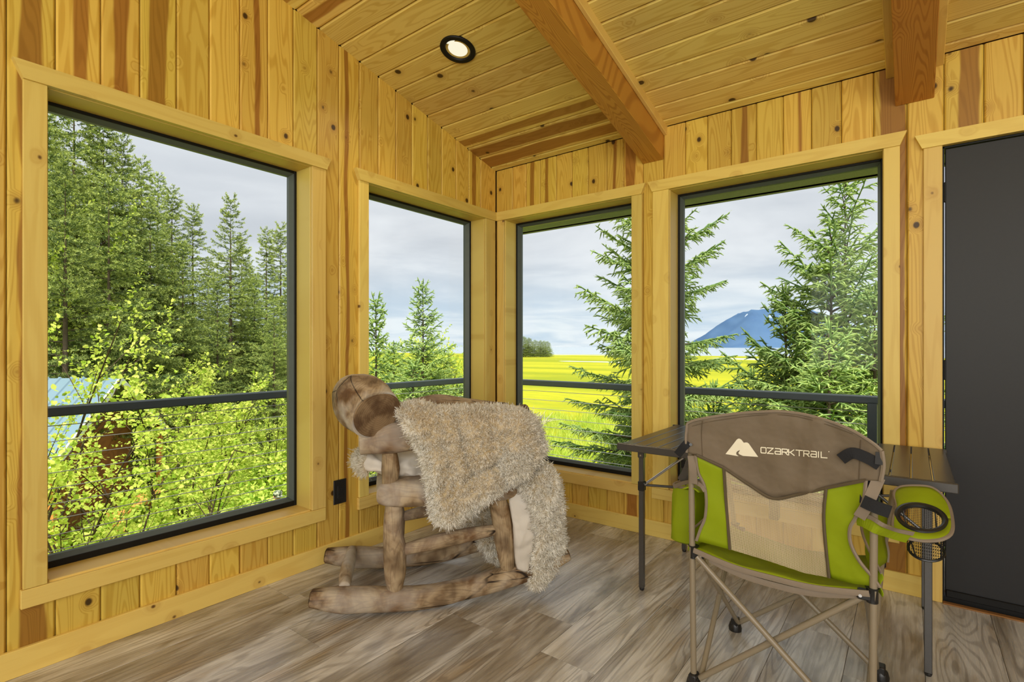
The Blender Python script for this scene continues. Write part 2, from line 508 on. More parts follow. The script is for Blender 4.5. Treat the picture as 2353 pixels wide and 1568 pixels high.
def leaf_mat(name, dark, lightc, trans=0.45, rough=0.55, varscale=0.6):
    m, kk, p = material(name, dark, rough, 0, 0.3)
    v, x, y, z = kk.obj()
    a = kk.n('ShaderNodeAttribute', attribute_name='tint')
    nz = kk.noise(v, varscale, 2, 0.5)
    oi = kk.n('ShaderNodeObjectInfo')
    f = kk.math('ADD', a.outputs['Fac'], kk.math('MULTIPLY', kk.math('SUBTRACT', nz, 0.5), 0.7), clamp=True)
    c = kk.mix(f, dark, lightc)
    hs = kk.n('ShaderNodeHueSaturation'); kk.lk(c, hs.inputs['Color'])
    kk.lk(kk.math('ADD', 0.85, kk.math('MULTIPLY', oi.outputs['Random'], 0.3)), hs.inputs['Value'])
    kk.lk(hs.outputs[0], p.inputs['Base Color'])
    t = kk.n('ShaderNodeBsdfTranslucent'); kk.lk(hs.outputs[0], t.inputs[0])
    mx = kk.n('ShaderNodeMixShader'); mx.inputs[0].default_value = trans
    out = [n for n in kk.t.nodes if n.type == 'OUTPUT_MATERIAL'][0]
    kk.lk(p.outputs[0], mx.inputs[1]); kk.lk(t.outputs[0], mx.inputs[2]); kk.lk(mx.outputs[0], out.inputs[0])
    return m


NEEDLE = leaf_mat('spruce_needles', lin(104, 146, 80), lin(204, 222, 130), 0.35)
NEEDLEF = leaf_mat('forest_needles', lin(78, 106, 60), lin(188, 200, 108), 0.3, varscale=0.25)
ALDER = leaf_mat('alder_leaves', lin(136, 172, 36), lin(232, 238, 120), 0.5)
UNDER = leaf_mat('undergrowth_leaves', lin(130, 170, 46), lin(228, 238, 116), 0.45, varscale=0.35)
BARK = speckle('grey_bark', lin(92, 80, 66), 0.9, 0, 0.4, 14, 0.2, 0.5, 0.02)
TWIG = speckle('brown_twig', lin(70, 58, 44), 0.85, 0, 0.3, 30, 0.2, 0.2, 0.005)
DRY = speckle('bleached_driftwood', lin(186, 176, 158), 0.9, 0, 0.3, 20, 0.2, 0.2, 0.01)
# ================================================================== STRUCTURE
Z0, KS = 2.467, 0.243                      # ceiling height at the window wall, slope
ceil = lambda y: Z0 - KS * y
XR, YB = 5.2, -6.2                         # far ends of the room behind the camera
rnd = random.Random(7)


def board(name, parent, O, xa, ya, za, wd, segs, mat, heart=0.0, hx=None, th=0.018, ch=0.006):
    """segs: (x0, x1, bottom, top); bottom/top a number or a function of x. Face at y=0."""
    mb = MB(); gap = 0.0012 if mat is not FLOOR else 0.0
    for x0, x1, b, t in segs:
        if x0 <= 1e-6: x0 = gap
        e_ = x1 >= wd - 1e-6
        if e_: x1 = wd - gap
        fb = b if callable(b) else (lambda q, b=b: b)
        ft = t if callable(t) else (lambda q, t=t: t)
        prof = []
        prof += [(x0, -th)]
        prof += [(x0, -ch), (x0 + ch, 0)] if x0 <= gap + 1e-6 else [(x0, 0)]
        prof += [(x1 - ch, 0), (x1, -ch)] if e_ else [(x1, 0)]
        prof += [(x1, -th)]
        n = len(prof)
        V = [(x, y, fb(x)) for x, y in prof] + [(x, y, ft(x)) for x, y in prof]
        Fs = [tuple(range(n)), tuple(range(n, 2 * n))[::-1]] + [(i, n + i, n + (i + 1) % n, (i + 1) % n) for i in range(n)]
        mb.add(V, Fs)
    o = mb.build(name, mat, parent)
    xa, ya, za = Vector(xa), Vector(ya), Vector(za)
    M = Matrix.Identity(4)
    for i, a in enumerate((xa, ya, za)): M.col[i][:3] = a
    M.col[3][:3] = O
    o.matrix_world = M
    o['heart'] = float(heart); o['heart_x'] = float(wd / 2 if hx is None else hx)
    return o


def root(name, label, cat):
    return empty(name, (0, 0, 0), 0, label, cat, None, 'structure')


# window openings: (along0, along1); every head at 2.085, stool at 0.304
HD, ST = 2.085, 0.304
W1, W2 = (-2.568, -1.531), (-1.168, -0.140)
W3, W4 = (0.092, 1.095), (1.340, 2.374)
DR = (2.595, 3.52)
RO = 0.03                                   # the rough opening is hidden by the casing


def shell(axis, holes, a0, a1, d0, d1, zt):
    """solid wall behind the boards, with holes: list of (a0,a1,z0,z1); zt function of along"""
    mb = MB(); cuts = sorted({a0, a1, *[h[0] for h in holes], *[h[1] for h in holes]})
    for p, q in zip(cuts[:-1], cuts[1:]):
        hz = [h for h in holes if h[0] <= p + 1e-6 and h[1] >= q - 1e-6]
        spans = [(0.0 - 0.2, None)] if not hz else ([(-0.2, hz[0][2])] if hz[0][2] > 0 else []) + [(hz[0][3], None)]
        for lo, hi in spans:
            pts = [(p, lo), (q, lo), (q, hi if hi is not None else zt(q)), (p, hi if hi is not None else zt(p))]
            if axis == 'x': mb.prism(pts, (d0, 0, 0), (0, 1, 0), (0, 0, 1), (1, 0, 0), d1 - d0)
            else: mb.prism(pts, (0, d0, 0), (1, 0, 0), (0, 0, 1), (0, 1, 0), d1 - d0)
    return mb


hole = lambda a: (a[0] - RO, a[1] + RO, ST - RO, HD + RO)
PLY = speckle('plywood', lin(96, 66, 30), 0.8, 0, 0.1, 20, 0.2, 0.1)  # backing darkened: shadow of the gaps between boards put into its colour
wl = shell('x', [hole(W1), hole(W2)], YB, 0.2, -0.19, -0.016, lambda y: ceil(y) + 0.05).build('wall_left', PLY)
tag(wl, 'left wall of vertical knotty pine boards with two big windows', 'wall', None, 'structure')
wr = shell('y', [hole(W3), hole(W4), (DR[0] - 0.02, DR[1] + 0.02, 0.0, 2.07)], 0.0, XR, 0.016, 0.19, lambda x: Z0 + 0.05).build('wall_right', PLY)
tag(wr, 'right wall of vertical knotty pine boards holding two windows and a door', 'wall', None, 'structure')

# boards of the left wall: width runs towards -y
gl = [0.0, -0.176, -0.303, -0.432, -0.57, -0.698, -0.83, -0.96, -1.09, -1.223, -1.356, -1.487, -1.621, -1.753, -1.886, -2.019, -2.15, -2.283, -2.412, -2.547, -2.677]
while gl[-1] > -3.9: gl.append(gl[-1] - 0.131)
hearts_l = {0: 0.0, 1: 0.022, 10: 0.016, 11: 0.0, 12: 0.0, 13: 0.010, 15: 0.035, 16: 0.022, 17: 0.018, 18: 0.034, 19: 0.0, 20: 0.02, 7: 0.0, 9: 0.016}
hearts_l = {1: 0.020, 9: 0.013, 13: 0.014, 16: 0.036, 17: 0.026, 18: 0.022, 19: 0.034, 20: 0.016}


def wall_boards(parent, gs, xaxis, normal, pos, top, holes, hearts):
    for i, (a, b) in enumerate(zip(gs[:-1], gs[1:])):
        hi_, lo_ = max(a, b), min(a, b); wd = hi_ - lo_
        O = pos(hi_)
        segs = []
        hs = [h for h in holes if h[0] < hi_ - 1e-6 and h[1] > lo_ + 1e-6]
        tp = (lambda q, hi_=hi_: top(hi_ - q))
        if not hs:
            segs = [(0, wd, 0.0, tp)]
        else:
            h = hs[0]; x0, x1 = max(0.0, hi_ - h[1]), min(wd, hi_ - h[0])
            if h[2] > 0.02:
                if x0 <= 0.004 and x1 >= wd - 0.004: board('wall_board', parent, O, xaxis, normal, (0, 0, 1), wd, [(0, wd, 0.0, h[2])], PINE, 0.0)
                else: segs.append((0, wd, 0.0, h[2]))
            segs.append((0, wd, h[3], tp))
            if x0 > 0.004: segs.append((0, x0, max(h[2], 0), h[3]))
            if x1 < wd - 0.004: segs.append((x1, wd, max(h[2], 0), h[3]))
        hv = hearts.get(i, 0.0)
        if hv == 0.0 and rnd.random() < 0.06: hv = rnd.uniform(0.006, 0.012)
        board('wall_board', parent, O, xaxis, normal, (0, 0, 1), wd, segs, PINE, hv, wd * rnd.uniform(0.35, 0.65))


wall_boards(wl, gl, (0, -1, 0), (1, 0, 0), lambda y: (0, y, 0), lambda y: ceil(y), [hole(W1), hole(W2)], hearts_l)
gr = [0.0, 0.156, 0.277, 0.399, 0.535, 0.659, 0.784, 0.919, 1.038, 1.167, 1.298, 1.429, 1.556, 1.685, 1.815, 1.946, 2.076, 2.207, 2.339, 2.467, 2.6, 2.734, 2.858]
while gr[-1] < 3.8: gr.append(gr[-1] + 0.131)
hearts_r = {3: 0.014, 2: 0.018, 5: 0.0, 7: 0.012, 8: 0.034, 13: 0.018, 18: 0.05, 20: 0.042}
wall_boards(wr, gr, (-1, 0, 0), (0, -1, 0), lambda x: (x, 0, 0), lambda x: Z0, [hole(W3), hole(W4), (DR[0] - 0.02, DR[1] + 0.02, 0.0, 2.07)], hearts_r)

# floor
fl = MB().box((-0.19, YB, -0.25), (XR, 0.19, -0.012)).build('floor', PLY)
tag(fl, 'grey brown oak-look plank floor of the corner room', 'floor', None, 'structure')
pw = 0.23
x = 2.062 - 9 * pw + 0.0
row = 0
while x < 3.9:
    x0, x1 = max(x, 0.0), x + pw
    ys = {5: -1.43, 6: -1.43}.get(row)
    y = 0.0; start = -rnd.uniform(0.15, 1.1)
    cuts = [0.0]
    base = {4: -1.42, 5: -1.185, 6: -1.42, 9: -0.63}.get(row, start)
    c_ = base
    while c_ > 0: c_ -= 1.22
    while c_ + 1.22 < 0: c_ += 1.22
    while c_ > -3.6: cuts.append(c_); c_ -= 1.22
    cuts.append(max(c_, -4.2))
    for ya, yb in zip(cuts[:-1], cuts[1:]):
        if ya - yb < 0.02: continue
        board('floor_plank', fl, (x1 - 0.0006, yb + 0.0006, 0), (-1, 0, 0), (0, 0, 1), (0, 1, 0), x1 - x0 - 0.0012, [(0, x1 - x0 - 0.0012, 0, ya - yb - 0.0012)], FLOOR, th=0.008, ch=0.0012)
    x += pw; row += 1

# ceiling
nrm = math.hypot(1, KS)
cn = (0, -KS / nrm, -1 / nrm); cx_ = (0, -1 / nrm, KS / nrm)
ce = MB().add([(x, y, ceil(y) + dz) for x in (-0.19, XR) for y in (0.19, YB) for dz in (0.024, 0.30)],
              [(0, 1, 3, 2), (4, 6, 7, 5), (0, 4, 5, 1), (2, 3, 7, 6), (0, 2, 6, 4), (1, 5, 7, 3)]).build('ceiling', PLY)
tag(ce, 'sloping ceiling of knotty pine boards between heavy fir beams', 'ceiling', None, 'structure')
for bx0, bx1, off, hs in ((0.0, 1.235, -0.058, {0: 0.0, 1: 0.05, 2: 0.044, 3: 0.03, 12: 0.03, 13: 0.02, 14: 0.04}), (1.235, 2.495, -0.065, {8: 0.02}), (2.495, 4.2, -0.062, {})):
    ys = [0.0, off]
    while ys[-1] > -3.4: ys.append(ys[-1] - 0.1292)
    for i, (ya, yb) in enumerate(zip(ys[:-1], ys[1:])):
        wd = (ya - yb) * nrm
        board('ceiling_board', ce, (bx0, ya, ceil(ya)), cx_, cn, (1, 0, 0), wd, [(0, wd, 0, bx1 - bx0)], CEIL, hs.get(i, 0.0), wd * 0.5, ch=0.0075)

# the rest of the room behind the camera: plain board walls that keep the daylight out
wb = shell('y', [(1.2, 4.2, 0.9, 2.3)], -0.19, XR + 0.19, YB - 0.15, YB, lambda x: ceil(YB) + 0.05).build('wall_back', PINE)
tag(wb, 'pine wall far behind the viewpoint', 'wall', None, 'structure')
ws = shell('x', [(-5.4, -3.4, 0.9, 2.2)], YB, 0.19, XR, XR + 0.15, lambda y: ceil(y) + 0.05).build('wall_side', PINE)
tag(ws, 'pine side wall beyond the door', 'wall', None, 'structure')

# baseboards
BZ = 0.095


def basebd(name, segs, axis, label):
    r = root(name, label, 'baseboard')
    for a, b in segs:
        if axis == 'y': board('board', r, (0.0165, max(a, b), 0), (0, 0, 1), (1, 0, 0), (0, 1, 0), 0.0, [], TRIM) if False else None
        mb = MB()
        lo, hi = min(a, b), max(a, b)
        mb.box((0, -0.016, 0), (BZ, 0, hi - lo), None, 0.002)
        o = mb.build('board', TRIM, r)
        M = Matrix.Identity(4)
        if axis == 'y':      # on the left wall: width up (z), normal +x, length along: x cross y = z -> up x normal
            M.col[0][:3] = (0, 0, 1); M.col[1][:3] = (1, 0, 0); M.col[2][:3] = (0, 1, 0); M.col[3][:3] = (0.0165, lo, 0)
        else:
            M.col[0][:3] = (0, 0, 1); M.col[1][:3] = (0, -1, 0); M.col[2][:3] = (1, 0, 0); M.col[3][:3] = (lo, -0.0165, 0)
        o.matrix_world = M
    return r


basebd('baseboard_left', [(-3.9, -0.001)], 'y', 'pine baseboard along the foot of the left wall')
basebd('baseboard_right', [(0.017, 2.527)], 'x', 'pine baseboard along the foot of the right wall')


# windows -----------------------------------------------------------------
def wbox(parent, name, M, lo, hi, mat, lenaxis, bev=0.002):
    """box in wall coordinates (a along, d into the room, z up); mesh local z follows its length so that the grain does"""
    lo, hi = list(lo), list(hi)
    sz = [hi[i] - lo[i] for i in range(3)]
    order = {0: (2, 1, 0), 2: (0, 1, 2), 1: (0, 2, 1)}[lenaxis]
    mb = MB(); mb.box((0, 0, 0), tuple(sz[i] for i in order), None, bev)
    o = mb.build(name, mat, parent)
    L = Matrix.Identity(4)
    for c in range(3):
        v = [0, 0, 0]; v[order[c]] = 1; L.col[c][:3] = v
    L.col[3][:3] = lo
    o.matrix_world = M @ L
    return o


def wall_matrix(side):
    M = Matrix.Identity(4)
    if side == 'L': M.col[0][:3] = (0, 1, 0); M.col[1][:3] = (1, 0, 0); M.col[2][:3] = (0, 0, 1)
    else: M.col[0][:3] = (1, 0, 0); M.col[1][:3] = (0, -1, 0); M.col[2][:3] = (0, 0, 1)
    return M


def window(name, side, A, legs, label, clipright=None):
    M = wall_matrix(side)
    r = root(name, label, 'window'); a0, a1 = A; JD = -0.125      # jamb depth
    # jamb lining
    wbox(r, 'jamb', M, (a0 - 0.018, JD - 0.06, ST - 0.02), (a0, 0.0, HD + 0.018), TRIM, 2)
    wbox(r, 'jamb', M, (a1, JD - 0.06, ST - 0.02), (a1 + 0.018, 0.0, HD + 0.018), TRIM, 2)
    wbox(r, 'head_jamb', M, (a0, JD - 0.06, HD), (a1, 0.0, HD + 0.018), TRIM, 0)
    wbox(r, 'stool', M, (a0, JD - 0.06, ST - 0.02), (a1, 0.006, ST), TRIM, 0, 0.003)
    # casing
    l0, l1 = legs
    wbox(r, 'side_casing', M, (l0, 0.0, ST - 0.006), (a0 - 0.004, 0.018, HD + 0.004), TRIM, 2)
    wbox(r, 'side_casing', M, (a1 + 0.004, 0.0, ST - 0.006), (l1, 0.018, HD + 0.004), TRIM, 2)
    wbox(r, 'apron', M, (l0 - 0.006, 0.0, 0.231), (l1 - 0.002, 0.02, 0.297), TRIM, 0)
    # head casing with flared ends
    f0 = l0 - 0.028 if not (side == 'R' and l0 < 0.05) else l0
    f1 = l1 + 0.026
    if l1 > -0.06 and side == 'L': f1 = -0.004
    e = MB(); e.prism([(l0, 0), (l1, 0), (f1, 0.063), (f0, 0.063)], (0, 0, 0), (0, 0, 1), (1, 0, 0), (0, 1, 0), 0.028) if False else None
    b0, b1 = l0 + (0 if f0 == l0 else 0.0), l1 if f1 > l1 + 0.01 else f1
    V = [(0, 0, b0), (0, 0.028, b0), (0, 0.028, b1), (0, 0, b1), (0.063, 0, f0), (0.063, 0.028, f0), (0.063, 0.028, f1), (0.063, 0, f1)]
    V = [(x, y, z - f0) for x, y, z in V]
    hcs = MB().add(V, [(0, 1, 2, 3), (4, 7, 6, 5), (0, 4, 5, 1), (3, 2, 6, 7), (1, 5, 6, 2), (0, 3, 7, 4)]).build('head_casing', TRIM, r)
    Lm = Matrix.Identity(4); Lm.col[0][:3] = (0, 0, 1); Lm.col[1][:3] = (0, 1, 0); Lm.col[2][:3] = (1, 0, 0); Lm.col[3][:3] = (f0, 0, HD + 0.002)
    hcs.matrix_world = M @ Lm
    # black sash frame: a flat face, then a deeper glazing bead tinted with outdoor reflection
    d0, d1 = JD - 0.055, JD
    fr = MB(); FWD = 0.013
    for lo, hi in (((a0, d0, ST), (a0 + FWD, d1, HD)), ((a1 - FWD, d0, ST), (a1, d1, HD)), ((a0 + FWD, d0, HD - FWD), (a1 - FWD, d1, HD)), ((a0 + FWD, d0, ST), (a1 - FWD, d1, ST + 0.026))):
        fr.box(lo, hi, M, 0.002)
    fo = fr.build('sash_frame', BLACK, r)
    bd = MB(); q0, q1, qz0, qz1 = a0 + FWD, a1 - FWD, ST + 0.026, HD - FWD; t = 0.013; e0 = JD - 0.035; e1 = JD - 0.006
    out = [(q0, qz0), (q1, qz0), (q1, qz1), (q0, qz1)]; inn = [(q0 + t, qz0 + t), (q1 - t, qz0 + t), (q1 - t, qz1 - t), (q0 + t, qz1 - t)]
    V = [(a, e1, z) for a, z in out] + [(a, e0, z) for a, z in inn] + [(a, e0 - 0.02, z) for a, z in inn] + [(a, e0 - 0.02, z) for a, z in out]
    V = [tuple(M @ Vector(v)) for v in V]; Fs = []
    for L_ in range(3):
        for i in range(4): Fs.append((L_ * 4 + i, L_ * 4 + (i + 1) % 4, L_ * 4 + 4 + (i + 1) % 4, L_ * 4 + 4 + i))
    for i in range(4): Fs.append((12 + i, 12 + (i + 1) % 4, (i + 1) % 4, i))
    bo = MB().add(V, Fs).build('glazing_bead', BEAD, fo)
    g = MB().box((q0 + t * 0.5, e0 - 0.014, qz0 + t * 0.5), (q1 - t * 0.5, e0 - 0.008, qz1 - t * 0.5), M).build('pane', GLASS, r)
    return r


window('window_1', 'L', W1, (-2.638, -1.448), 'large window on the far left looking on to forest and leafy alder')
window('window_2', 'L', W2, (-1.236, -0.03), 'window left of the corner looking on to sky and two small spruces')
window('window_3', 'R', W3, (0.026, 1.167), 'window right of the corner looking on to marsh and half a spruce')
window('window_4', 'R', W4, (1.237, 2.441), 'window behind the camp chair looking on to mountain and spruces')

# door ------------------------------------------------------------------
M = wall_matrix('R')
dr = root('door_1', 'plain charcoal door at the right edge in a pine casing', 'door')
d0, d1 = DR
MB().box((d0 + 0.010, -0.05, 0.028), (d1 - 0.010, -0.006, 2.04), M, 0.002).build('door_leaf', DOORM, dr)
MB().box((d0 + 0.003, -0.06, 0.0), (d1 - 0.003, -0.012, 0.022), M).build('threshold', BLACK, dr)
fr = MB().box((d0 - 0.001, -0.08, 0.0), (d0 + 0.006, -0.004, 2.05), M).box((d1 - 0.006, -0.08, 0.0), (d1, -0.004, 2.05), M).box((d0, -0.08, 2.044), (d1, -0.004, 2.052), M)
fr.build('door_frame', BLACK, dr)
MB().box((d0 + 0.012, -0.007, 0.028), (d1 - 0.012, 0.004, 0.058), M, 0.002).build('door_sweep', BLACK, dr)
for hz in (0.25, 1.0, 1.8): MB().box((d0 + 0.004, -0.008, hz), (d0 + 0.012, 0.003, hz + 0.09), M, 0.002).build('hinge', BLACK, dr)
wbox(dr, 'side_casing', M, (2.527, 0.0, 0.0), (d0 - 0.001, 0.018, 2.054), TRIM, 2)
wbox(dr, 'side_casing', M, (d1, 0.0, 0.0), (d1 + 0.07, 0.018, 2.054), TRIM, 2)
V = [(0, 0, 2.522), (0, 0.028, 2.522), (0, 0.028, d1 + 0.07), (0, 0, d1 + 0.07), (0.063, 0, 2.495), (0.063, 0.028, 2.495), (0.063, 0.028, d1 + 0.1), (0.063, 0, d1 + 0.1)]
o = MB().add([(x, y, z - 2.495) for x, y, z in V], [(0, 1, 2, 3), (4, 7, 6, 5), (0, 4, 5, 1), (3, 2, 6, 7), (1, 5, 6, 2), (0, 3, 7, 4)]).build('head_casing', TRIM, dr)
Lm = Matrix.Identity(4); Lm.col[0][:3] = (0, 0, 1); Lm.col[1][:3] = (0, 1, 0); Lm.col[2][:3] = (1, 0, 0); Lm.col[3][:3] = (2.495, 0, 2.052); o.matrix_world = M @ Lm
STRIPM = speckle('brown_floor_strip', lin(150, 104, 56), 0.5, 0, 0.1, 30)
MB().box((d0, 0.0, 0.0), (d1, 0.03, 0.006), M, 0.002).build('transition_strip', STRIPM, dr)

# beams -----------------------------------------------------------------
def beam(x0, x1, drop, strips, label):
    r = root('ceiling_beam', label, 'beam')
    ln = 3.6
    def slab(name, a, b, top, bot, mat):
        mb = MB().box((0, 0, 0), (b - a, top - bot, ln), None, 0.003)
        o = mb.build(name, mat, r)
        Mx = Matrix.Identity(4)
        # local x -> world x, local y -> up from the slope, local z -> along the slope downhill is -; keep right-handed
        zz = Vector((0, -1 / nrm, KS / nrm)); xx = Vector((1, 0, 0)); yy = zz.cross(xx)
        if yy.z < 0:
            yy = -yy; xx = -xx
            Mx.col[3][:3] = (b, 0, 0)
        else: Mx.col[3][:3] = (a, 0, 0)
        Mx.col[0][:3] = xx; Mx.col[1][:3] = yy; Mx.col[2][:3] = zz
        Mx.col[3][:3] = Vector((Mx.col[3][0], 0.0, Z0 - bot_of(bot)))
        o.matrix_world = Mx
        return o
    bot_of = lambda d: -d
    slab('timber', x0, x1, 0.02, -drop, FIR)
    for a, b in strips: slab('side_strip', a, b, 0.02, -0.048, TRIM)
    return r


beam(1.168, 1.299, 0.192, [(1.146, 1.1675), (1.2995, 1.322)], 'reddish fir ceiling beam left of the other, between the two light pine bays')
beam(2.423, 2.566, 0.187, [(2.388, 2.4225), (2.5665, 2.6)], 'reddish fir ceiling beam above the door casing, at the upper right')

# eave and deck outside ------------------------------------------------------
SOFF = speckle('grey_speckled_soffit', lin(176, 184, 180), 0.8, 0, 0.4, 160, 0.2, 0.1)
ev = MB().box((-0.5, 0.19, 2.135), (XR, 0.62, 2.17)).box((-0.5, 0.58, 2.135), (XR, 0.66, 2.26)).build('roof', SOFF)
tag(ev, 'grey speckled eave outside above the two right windows', 'roof', None, 'structure')
MB().add([(x, y, ceil(y) + dz) for x in (-0.35, XR + 0.5) for y in (0.66, YB - 0.5) for dz in (0.31, 0.42)],
         [(0, 1, 3, 2), (4, 6, 7, 5), (0, 4, 5, 1), (2, 3, 7, 6), (0, 2, 6, 4), (1, 5, 7, 3)]).build('roof_slab', SOFF, ev)
MB().box((-0.35, YB - 0.5, 2.40), (-0.19, 0.2, 2.52)).build('fascia', SOFF, ev)
DECKM = speckle('grey_decking', lin(120, 112, 100), 0.8, 0, 0.2, 25, 0.2, 0.2)
dk = root('deck', 'grey deck that wraps round the corner outside the windows', 'deck')
yy = 0.20
i = 0
RX, RY = -1.52, 1.47
while yy < RY:
    MB().box((RX - 0.05, yy, -0.29), (XR, yy + 0.135, -0.255), None, 0.004).build('deck_board', DECKM, dk); yy += 0.14
xx = -0.34
while xx > RX - 0.1:
    MB().box((xx, YB, -0.29), (xx + 0.135, 0.195, -0.255), None, 0.004).build('deck_board', DECKM, dk); xx -= 0.14
MB().box((RX - 0.05, YB, -0.5), (RX, RY, -0.29)).box((RX, RY - 0.05, -0.5), (XR, RY, -0.29)).build('rim_joist', DECKM, dk)
for px_, py_ in ((RX, RY), (RX, -1.4), (RX, -4.4), (1.5, RY), (4.4, RY)):
    MB().box((px_ - 0.06, py_ - 0.06, -4.1), (px_ + 0.06, py_ + 0.06, -0.3)).build('support_post', DECKM, dk)

RAILM = speckle('black_rail', (0.035, 0.045, 0.05), 0.35, 0.0, 0.15, 30, 0.5, 0.02)
CABLE = speckle('steel_cable', (0.55, 0.56, 0.55), 0.35, 0.6, 0.1, 80, 0.5, 0)
rl = empty('deck_railing', (RX, RY, -0.255), 0, 'black deck railing with thin steel cables running past all four windows', 'railing')
inv = Matrix.Translation((-RX, -RY, 0.255))
rt_ = 0.80
MB().box((RX - 0.03, YB, rt_ - 0.060), (RX + 0.03, RY + 0.03, rt_), inv, 0.008).build('top_rail', RAILM, rl)
MB().box((RX + 0.03, RY - 0.03, rt_ - 0.060), (XR, RY + 0.03, rt_), inv, 0.008).build('top_rail', RAILM, rl)
for px_, py_ in ((RX, RY), (RX, -4.4), (2.262, RY), (5.1, RY), (RX, YB + 0.05)):
    MB().box((px_ - 0.03, py_ - 0.03, -0.255), (px_ + 0.03, py_ + 0.03, rt_ - 0.045), inv, 0.004).build('post', RAILM, rl)
for i in range(10):
    z = rt_ - 0.115 - i * 0.092
    MB().cyl((RX, YB, z + .255), (RX, RY, z + .255), 0.0028, 6).build('cable', CABLE, rl).location = (-RX, -RY, 0)
    MB().cyl((RX, RY, z + .255), (XR, RY, z + .255), 0.0028, 6).build('cable', CABLE, rl).location = (-RX, -RY, 0)

# recessed light -------------------------------------------------------------
rl_ = empty('ceiling_light', (0.584, -1.036, ceil(-1.036)), 0, 'round recessed ceiling light with a black trim ring and glowing lens', 'light')
rl_.rotation_euler = (math.atan(-KS), 0, 0)


def ringsurf(prof, K=40):
    mb = MB(); V = []; n = len(prof)
    for j in range(K):
        a = 2 * PI * j / K
        V += [(r * math.cos(a), r * math.sin(a), z) for r, z in prof]
    Fs = [(j * n + i, j * n + i + 1, ((j + 1) % K) * n + i + 1, ((j + 1) % K) * n + i) for j in range(K) for i in range(n - 1)]
    return mb.add(V, Fs)


ringsurf([(0.094, 0.002), (0.095, -0.004), (0.091, -0.009), (0.070, -0.009), (0.066, -0.004), (0.064, 0.004), (0.064, 0.02)]).build('trim_ring', BLACK, rl_, True, False)
lens = ringsurf([(0.0005, -0.004), (0.03, -0.003), (0.052, 0.0), (0.0645, 0.006)]).build('lens', emit('lamp_lens', (1.0, 0.93, 0.70), 0.98), rl_, True, False)
sl = bpy.data.lights.new('ceiling_light_lamp', 'SPOT'); sl.energy = 14; sl.spot_size = 2.4; sl.spot_blend = 0.8; sl.color = (1, 0.86, 0.6); sl.shadow_soft_size = 0.05
slo = bpy.data.objects.new('ceiling_light_lamp', sl); C.objects.link(slo); slo.parent = rl_; slo.location = (0, 0, -0.02)

# outlet ----------------------------------------------------------------------
ot = empty('wall_outlet', (0.0, -1.354, 0.3585), 0, 'black double power outlet low on the pine wall beside window two', 'outlet')
ot['label'] = 'black double power outlet low on the left wall between its two windows'
MB().box((0.0, -0.040, -0.066), (0.006, 0.040, 0.066), None, 0.003).build('cover_plate', BLKPL, ot)
rc = MB().box((0.006, -0.017, -0.034), (0.0085, 0.017, 0.034), None, 0.001).build('receptacle', BLKPL, ot)
HOLE = speckle('slot_black', (0.002, 0.002, 0.002), 0.9)
sm = MB()
for zc in (0.018, -0.018):
    for ys, h in ((-0.006, 0.008), (0.006, 0.007)): sm.box((0.0085, ys - 0.001, zc), (0.0089, ys + 0.001, zc + h))
    sm.cyl((0.0085, 0, zc - 0.007), (0.0089, 0, zc - 0.007), 0.0025, 10)
sm.build('slots', HOLE, rc)
for zc in (0.055, -0.055): MB().cyl((0.006, 0, zc), (0.0072, 0, zc), 0.0035, 10).build('screw', HOLE, ot)
# ================================================================== OBJECTS
def ray(u, v): return FW + RT * (u - CXP) / F + UP * (HYP - v) / F
def on_y(u, v, y): r = ray(u, v); return CAM + r * ((y - CAM[1]) / r[1])
def on_x(u, v, x): r = ray(u, v); return CAM + r * ((x - CAM[0]) / r[0])
def on_z(u, v, z): r = ray(u, v); return CAM + r * ((z - CAM[2]) / r[2])


def rebase(r):
    """children were modelled in world space: move their data into the frame of the thing's empty"""
    bpy.context.view_layer.update()
    inv = r.matrix_world.inverted()
    done = set()
    def go(o):
        for ch in o.children:
            if ch.data is not None and ch.data.name not in done:
                ch.data.transform(inv); done.add(ch.data.name)
            go(ch)
    go(r)


def fbm(p, s, seed=0.0):
    return mnoise.noise(Vector((p[0] * s + seed, p[1] * s - seed, p[2] * s + 2 * seed)))


